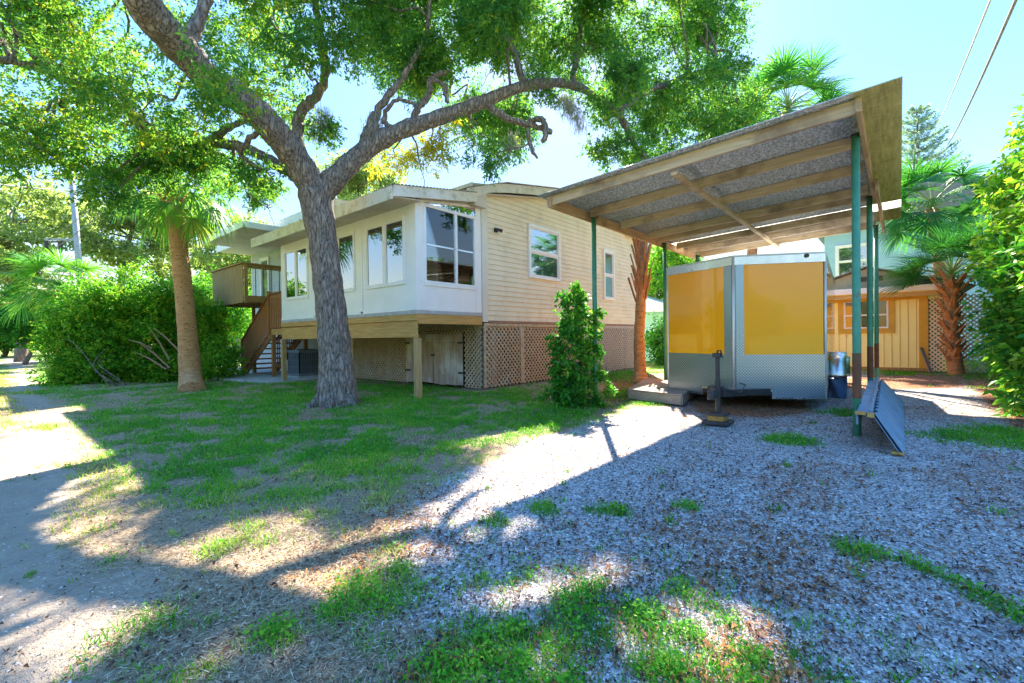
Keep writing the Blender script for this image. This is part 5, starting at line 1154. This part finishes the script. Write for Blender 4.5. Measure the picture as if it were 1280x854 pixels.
bt('oak_tree', 'wide grey green oak behind the utility pole', 130, 0, 34, (165, 285), (5.5, 3.2), 24, .8, 1.4, 120, .24, tb=.50, seed=22)
bt('oak_tree', 'oak with pale leaves between the tall palm and the balcony', 265, 0, 36, (275, 300), (5.0, 4.0), 22, .8, 1.5, 110, .24, tb=.48, seed=23)
bt('leafy_tree', 'bright green small tree below the balcony behind the stair', 262, 0, 27, (272, 385), (2.6, 1.8), 16, .7, 1.1, 260, .16, HEDGE, tb=.5, seed=24, tr_=.12)
bt('leafy_tree', 'low green trees closing the far left end of the path', 30, 0, 27, (28, 395), (2.5, 1.3), 18, .7, 1.1, 240, .16, HEDGE, tb=.3, seed=25, tr_=.12)
bt('leafy_tree', 'dark green thicket left of the low fan palm', 5, 0, 44, (0, 405), (6, 1.8), 20, 1.2, 1.8, 130, .24, HEDGE, tb=.25, seed=26, tr_=.2)
bt('leafy_tree', 'small light green tree top above the sunroom eave', 450, 0, 30, (448, 235), (2.6, 2.2), 14, .8, 1.2, 220, .18, FAR, tb=.45, seed=27, tr_=.2)
bt('leafy_tree', 'green tree seen between the house end and the yellow trailer', 822, 0, 24, (822, 345), (1.6, 2.2), 16, .6, 1.0, 260, .15, HEDGE, tb=.55, seed=28, tr_=.12)
bt('leafy_tree', 'dark low shrub beside the teal outbuilding', 829, 0, 19, (829, 425), (.6, 1.0), 10, .4, .6, 500, .10, DHEDGE, tb=.2, seed=29, tr_=.06)
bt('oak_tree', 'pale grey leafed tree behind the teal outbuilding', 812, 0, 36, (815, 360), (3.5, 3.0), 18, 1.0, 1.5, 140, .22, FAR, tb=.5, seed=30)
bt('leafy_tree', 'green tree behind the two palms at the hedge', 1160, 0, 24, (1170, 330), (3.0, 2.6), 18, .9, 1.3, 220, .18, HEDGE, tb=.45, seed=31, tr_=.15)
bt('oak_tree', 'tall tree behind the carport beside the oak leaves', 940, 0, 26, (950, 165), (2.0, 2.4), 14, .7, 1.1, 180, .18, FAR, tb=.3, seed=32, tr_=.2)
bt('leafy_tree', 'green hedge tree at the far end of the cross road', 150, 0, 50, (150, 400), (8, 2.2), 22, 1.3, 2.0, 110, .28, HEDGE, tb=.4, seed=33, tr_=.2)
bt('leafy_tree', 'leafy tree behind the grey fence', 300, 0, 42, (310, 380), (5, 2.6), 20, 1.2, 1.8, 120, .26, HEDGE, tb=.3, seed=34, tr_=.2)
# trees across the lane behind the photographer: they show in the window panes and on the trailer
for i, (x, y, h_, s_) in enumerate(((-12, -2, 3.6, 1.7), (-11, -8, 3.4, 1.8), (-6, -12, 3.6, 1.8), (-14, 4, 3.8, 1.8), (2.5, -13, 3.2, 1.7), (-13, 11, 3.8, 1.8))):
    bls = scatter_blobs(x, y, h_*.62, s_, s_, h_*.4, 18, .8, 1.3, 50+i)
    tree('leafy_tree', ['broad tree behind the camera reflected in the sunroom panes', 'tree reflected on the golden trailer front', 'tree behind the driveway end reflected on the trailer', 'tree across the path reflected in the left panes', 'shrubby tree past the driveway mouth', 'tree across the path far left, out of frame'][i], 'tree', (x, y, 0), [(x, y, 0), (x+.2, y, h_*.3), (x, y+.2, h_*.7)], [.2, .16, .08], bls, 110, 5, .35, .24, .13, HEDGE, g_, tb=.5, twigs=0)

# ------------------------------------------------------------------ utility pole and wires
POLE = pmat('weathered_pole', (.42, .42, .42), (.32, .32, .33), 6, .85, .2)
up_ = empty('utility_pole', tuple(G(104, 436)), 'grey wooden utility pole with a crossarm behind the left bush', 'utility pole')
pb = D(108, 400, 26); pb[2] = 0; ptop = D(88, 205, 26)
b = MB(); b.tube([tuple(pb), tuple(ptop)], [.17, .13], 16); b.build('pole', POLE, up_, smooth=True)
a0_, a1_ = D(56, 299, 26), D(99, 300, 26); b = MB(); b.bar(tuple(a0_), tuple(a1_), .1, .12); b.build('crossarm', POLE, up_)
for i, t in enumerate((.05, .45)):
    c = a0_+(a1_-a0_)*t; b = MB(); b.tube([tuple(c+np.array([0, 0, -.12])), tuple(c+np.array([0, 0, -.5]))], [.12, .10], 10); b.tube([tuple(c+np.array([0, 0, -.5])), tuple(c+np.array([0, 0, -.62]))], [.05, .05], 8); b.build('insulator', BLACK, up_)
def wire(name, label, p0, p1, sag, r_, mat, seg=24, twist=0):
    b = MB(); p0 = np.array(p0); p1 = np.array(p1); P = []
    for i in range(seg+1):
        t = i/seg; P.append(tuple(p0+(p1-p0)*t-np.array([0, 0, sag*4*t*(1-t)])))
    b.tube(P, r_, 6); o = b.build(name, mat, None, smooth=True); tag(o, label, 'wire', 'overhead wires'); return o
WIRE = pmat('grey_wire', (.30, .27, .30), (.22, .2, .22), 4, .6); WIREL = pmat('pale_wire', (.62, .62, .60), (.5, .5, .5), 4, .6)
wire('power_line', 'thin pale overhead wire crossing the sky at upper right', D(1262, -60, 7.5), D(1168, 165, 30), .15, .022, WIREL)
wire('power_line', 'thick dark twisted overhead wire at the right corner of the sky', D(1300, -70, 6.5), D(1184, 182, 30), .25, .030, WIRE)
wire('power_line', 'slack wire from the left edge to the pole top', D(-60, 222, 20), D(92, 238, 26), .1, .03, WIRE)
wire('power_line', 'wire rising from the crossarm towards the tall palm', D(60, 300, 26), D(215, 175, 20), .2, .022, WIRE)
wire('power_line', 'second wire from the pole base passing left of the palm crown', D(56, 318, 26), D(190, 205, 20), .3, .022, WIRE)

# ------------------------------------------------------------------ ground cover (nobody could count it)
def cand(n, rmin, rmax, a0, a1, r=rng, pw=1.0):
    """points in the sector seen by the camera, denser near by"""
    rr = rmin*(rmax/rmin)**(r.random(n)**pw); a = YAW+np.radians(a0+(a1-a0)*r.random(n)); return rr*np.cos(a), rr*np.sin(a), rr
def flat_quads(X, Y, Z, L, Wd, tilt, tint, r=rng, curl=0):
    n = len(X); az = r.random(n)*2*PI; a = np.stack([np.cos(az), np.sin(az), r.normal(0, tilt, n)], 1); a = unit(a); s = unit(np.cross(a, np.stack([r.normal(0, tilt, n), r.normal(0, tilt, n), np.ones(n)], 1))); nn = np.cross(s, a)
    L = (L*(.6+.8*r.random(n)))[:, None]; Wd = (Wd*(.7+.6*r.random(n)))[:, None]; P = np.stack([X, Y, Z], 1); md = P+a*L*.5+np.abs(nn)*curl*L*.2
    V = np.stack([P, md+s*Wd*.5+np.array([0, 0, 1])*curl*L*.15, P+a*L, md-s*Wd*.5+np.array([0, 0, 1])*curl*L*.1], 1).reshape(-1, 3)
    return V, np.arange(4*n).reshape(n, 4), np.repeat(np.clip(tint, 0, 1), 4)
def stuff(name, V, F, T, mat, label, cat):
    o = fast_mesh(name, V, F, mat, None, T); tag(o, label, cat, None, 'stuff'); return o
# grass blades
X, Y, R0 = cand(620000, 1.4, 30, -58, 62); g, gv, pa, li = zones(X, Y); k = rng.random(len(X)) < np.clip(g*1.6-.22, 0, 1)*np.clip(R0/7, .16, 1); X, Y, R0, g = X[k], Y[k], R0[k], g[k]
k = ~((X > UW-.1) & (Y > VW-.05)); X, Y, R0, g = X[k], Y[k], R0[k], g[k]
n = len(X); Z = gz(X, Y); az = rng.random(n)*2*PI; h = (.022+.035*rng.random(n)*(.5+g))*np.where(R0 < 3.2, 1.0, 1.2); ww = (.0035+.0011*R0)
lean = rng.normal(0, .55, (n, 2)); b0 = np.stack([X, Y, Z-.004], 1); sv = np.stack([np.cos(az), np.sin(az), 0*az], 1)*ww[:, None]*.5; tip = b0+np.stack([lean[:, 0]*h, lean[:, 1]*h, h], 1)
V = np.stack([b0-sv, b0+sv, tip], 1).reshape(-1, 3); yel = np.maximum((X < .9) & (Y > 4), np.clip(1.2-np.hypot(X-1.6, Y-3.1)/1.6, 0, .8)); tt = .42+rng.normal(0, .16, n)+(fbm(X*2.5, Y*2.5, 3)-.5)*.7+.5*yel; stuff('grass', V, np.arange(3*n).reshape(n, 3), np.repeat(np.clip(tt, 0, 1), 3), GRASS, 'patchy green lawn grass in front of the house', 'grass')
# broad leaved weeds
X, Y, R0 = cand(260000, 1.3, 11, -58, 60); g, gv, pa, li = zones(X, Y); k = (rng.random(len(X)) < np.clip(g*1.6-.72, 0, 1)*.95) & (fbm(X*9+3, Y*9+9, 3) > .46); X, Y, R0 = X[k], Y[k], R0[k]; n = len(X)
V, F, T = flat_quads(X, Y, gz(X, Y)+.010+.05*rng.random(n), np.full(n, .017)+.0012*R0, np.full(n, .011)+.001*R0, .6, .45+rng.normal(0, .2, n)); stuff('weeds', V, F, T, GRASS, 'low broad leaved weeds scattered over the ground', 'weeds')
# straw and dry stems
X, Y, R0 = cand(230000, 1.2, 14, -58, 60); g, gv, pa, li = zones(X, Y); k = rng.random(len(X)) < np.clip(.9-gv*.75-pa*.85, .03, 1); X, Y, R0 = X[k], Y[k], R0[k]; n = len(X)
V, F, T = flat_quads(X, Y, gz(X, Y)+.003+.012*rng.random(n), np.full(n, .035)+.002*R0, .0022+.0007*R0, .16, .5+rng.normal(0, .3, n)); stuff('straw', V, F, T, STRAW, 'dry grass stems and straw lying on the ground', 'straw')
# dark chips in the gravel and dead leaves
X, Y, R0 = cand(150000, 1.2, 16, -58, 60); g, gv, pa, li = zones(X, Y); k = rng.random(len(X)) < np.clip((.10+gv*.18+li*.8)*(1-.8*pa), 0, 1); X, Y, R0, li = X[k], Y[k], R0[k], li[k]; n = len(X)
V, F, T = flat_quads(X, Y, gz(X, Y)+.003+.01*rng.random(n), np.where(rng.random(n) < .10+.35*li, .036, .014)+.001*R0, np.where(rng.random(n) < .3, .016, .006)+.0007*R0, .22, np.where(rng.random(n) < li*1.1+.10, .62, .10)+rng.normal(0, .18, n), curl=1); stuff('leaf_litter', V, F, T, LITTER, 'brown and rust coloured fallen leaves and bark chips on the gravel', 'leaf litter')
# shell gravel
X, Y, R0 = cand(90000, 1.15, 8, -55, 50); g, gv, pa, li = zones(X, Y); k = rng.random(len(X)) < np.clip(gv*.55*(.3+1.4*fbm(X*3, Y*3, 3))+.02+pa*.04, 0, 1); X, Y, R0 = X[k], Y[k], R0[k]; n = len(X)
oc = np.array([(1, 0, 0), (0, 1, 0), (-1, 0, 0), (0, -1, 0), (0, 0, 1)], float); of = np.array([(0, 1, 4), (1, 2, 4), (2, 3, 4), (3, 0, 4)]); sz = (.0028+.0045*rng.random(n)**3+.0004*R0)[:, None, None]
a = rng.random(n)*2*PI; ca_, sa_ = np.cos(a), np.sin(a); O = oc[None]+rng.normal(0, .22, (n, 5, 3)); O = O*sz*np.array([1.3, .9, .6]); O = np.stack([O[..., 0]*ca_[:, None]-O[..., 1]*sa_[:, None], O[..., 0]*sa_[:, None]+O[..., 1]*ca_[:, None], O[..., 2]], -1)
V = (O+np.stack([X, Y, gz(X, Y)+.001], 1)[:, None]).reshape(-1, 3); F = (of[None]+5*np.arange(n)[:, None, None]).reshape(-1, 3)
SHELL = leaf_mat('shell_stone', [(0, (.18, .145, .135)), (.35, (.46, .41, .39)), (1, (.90, .84, .80))], 0, .8, (1, 1, 1)); stuff('gravel_stones', V, F, np.repeat(np.clip(.55+rng.normal(0, .3, n), 0, 1), 5), SHELL, 'loose white and grey shell gravel over the driveway', 'gravel')
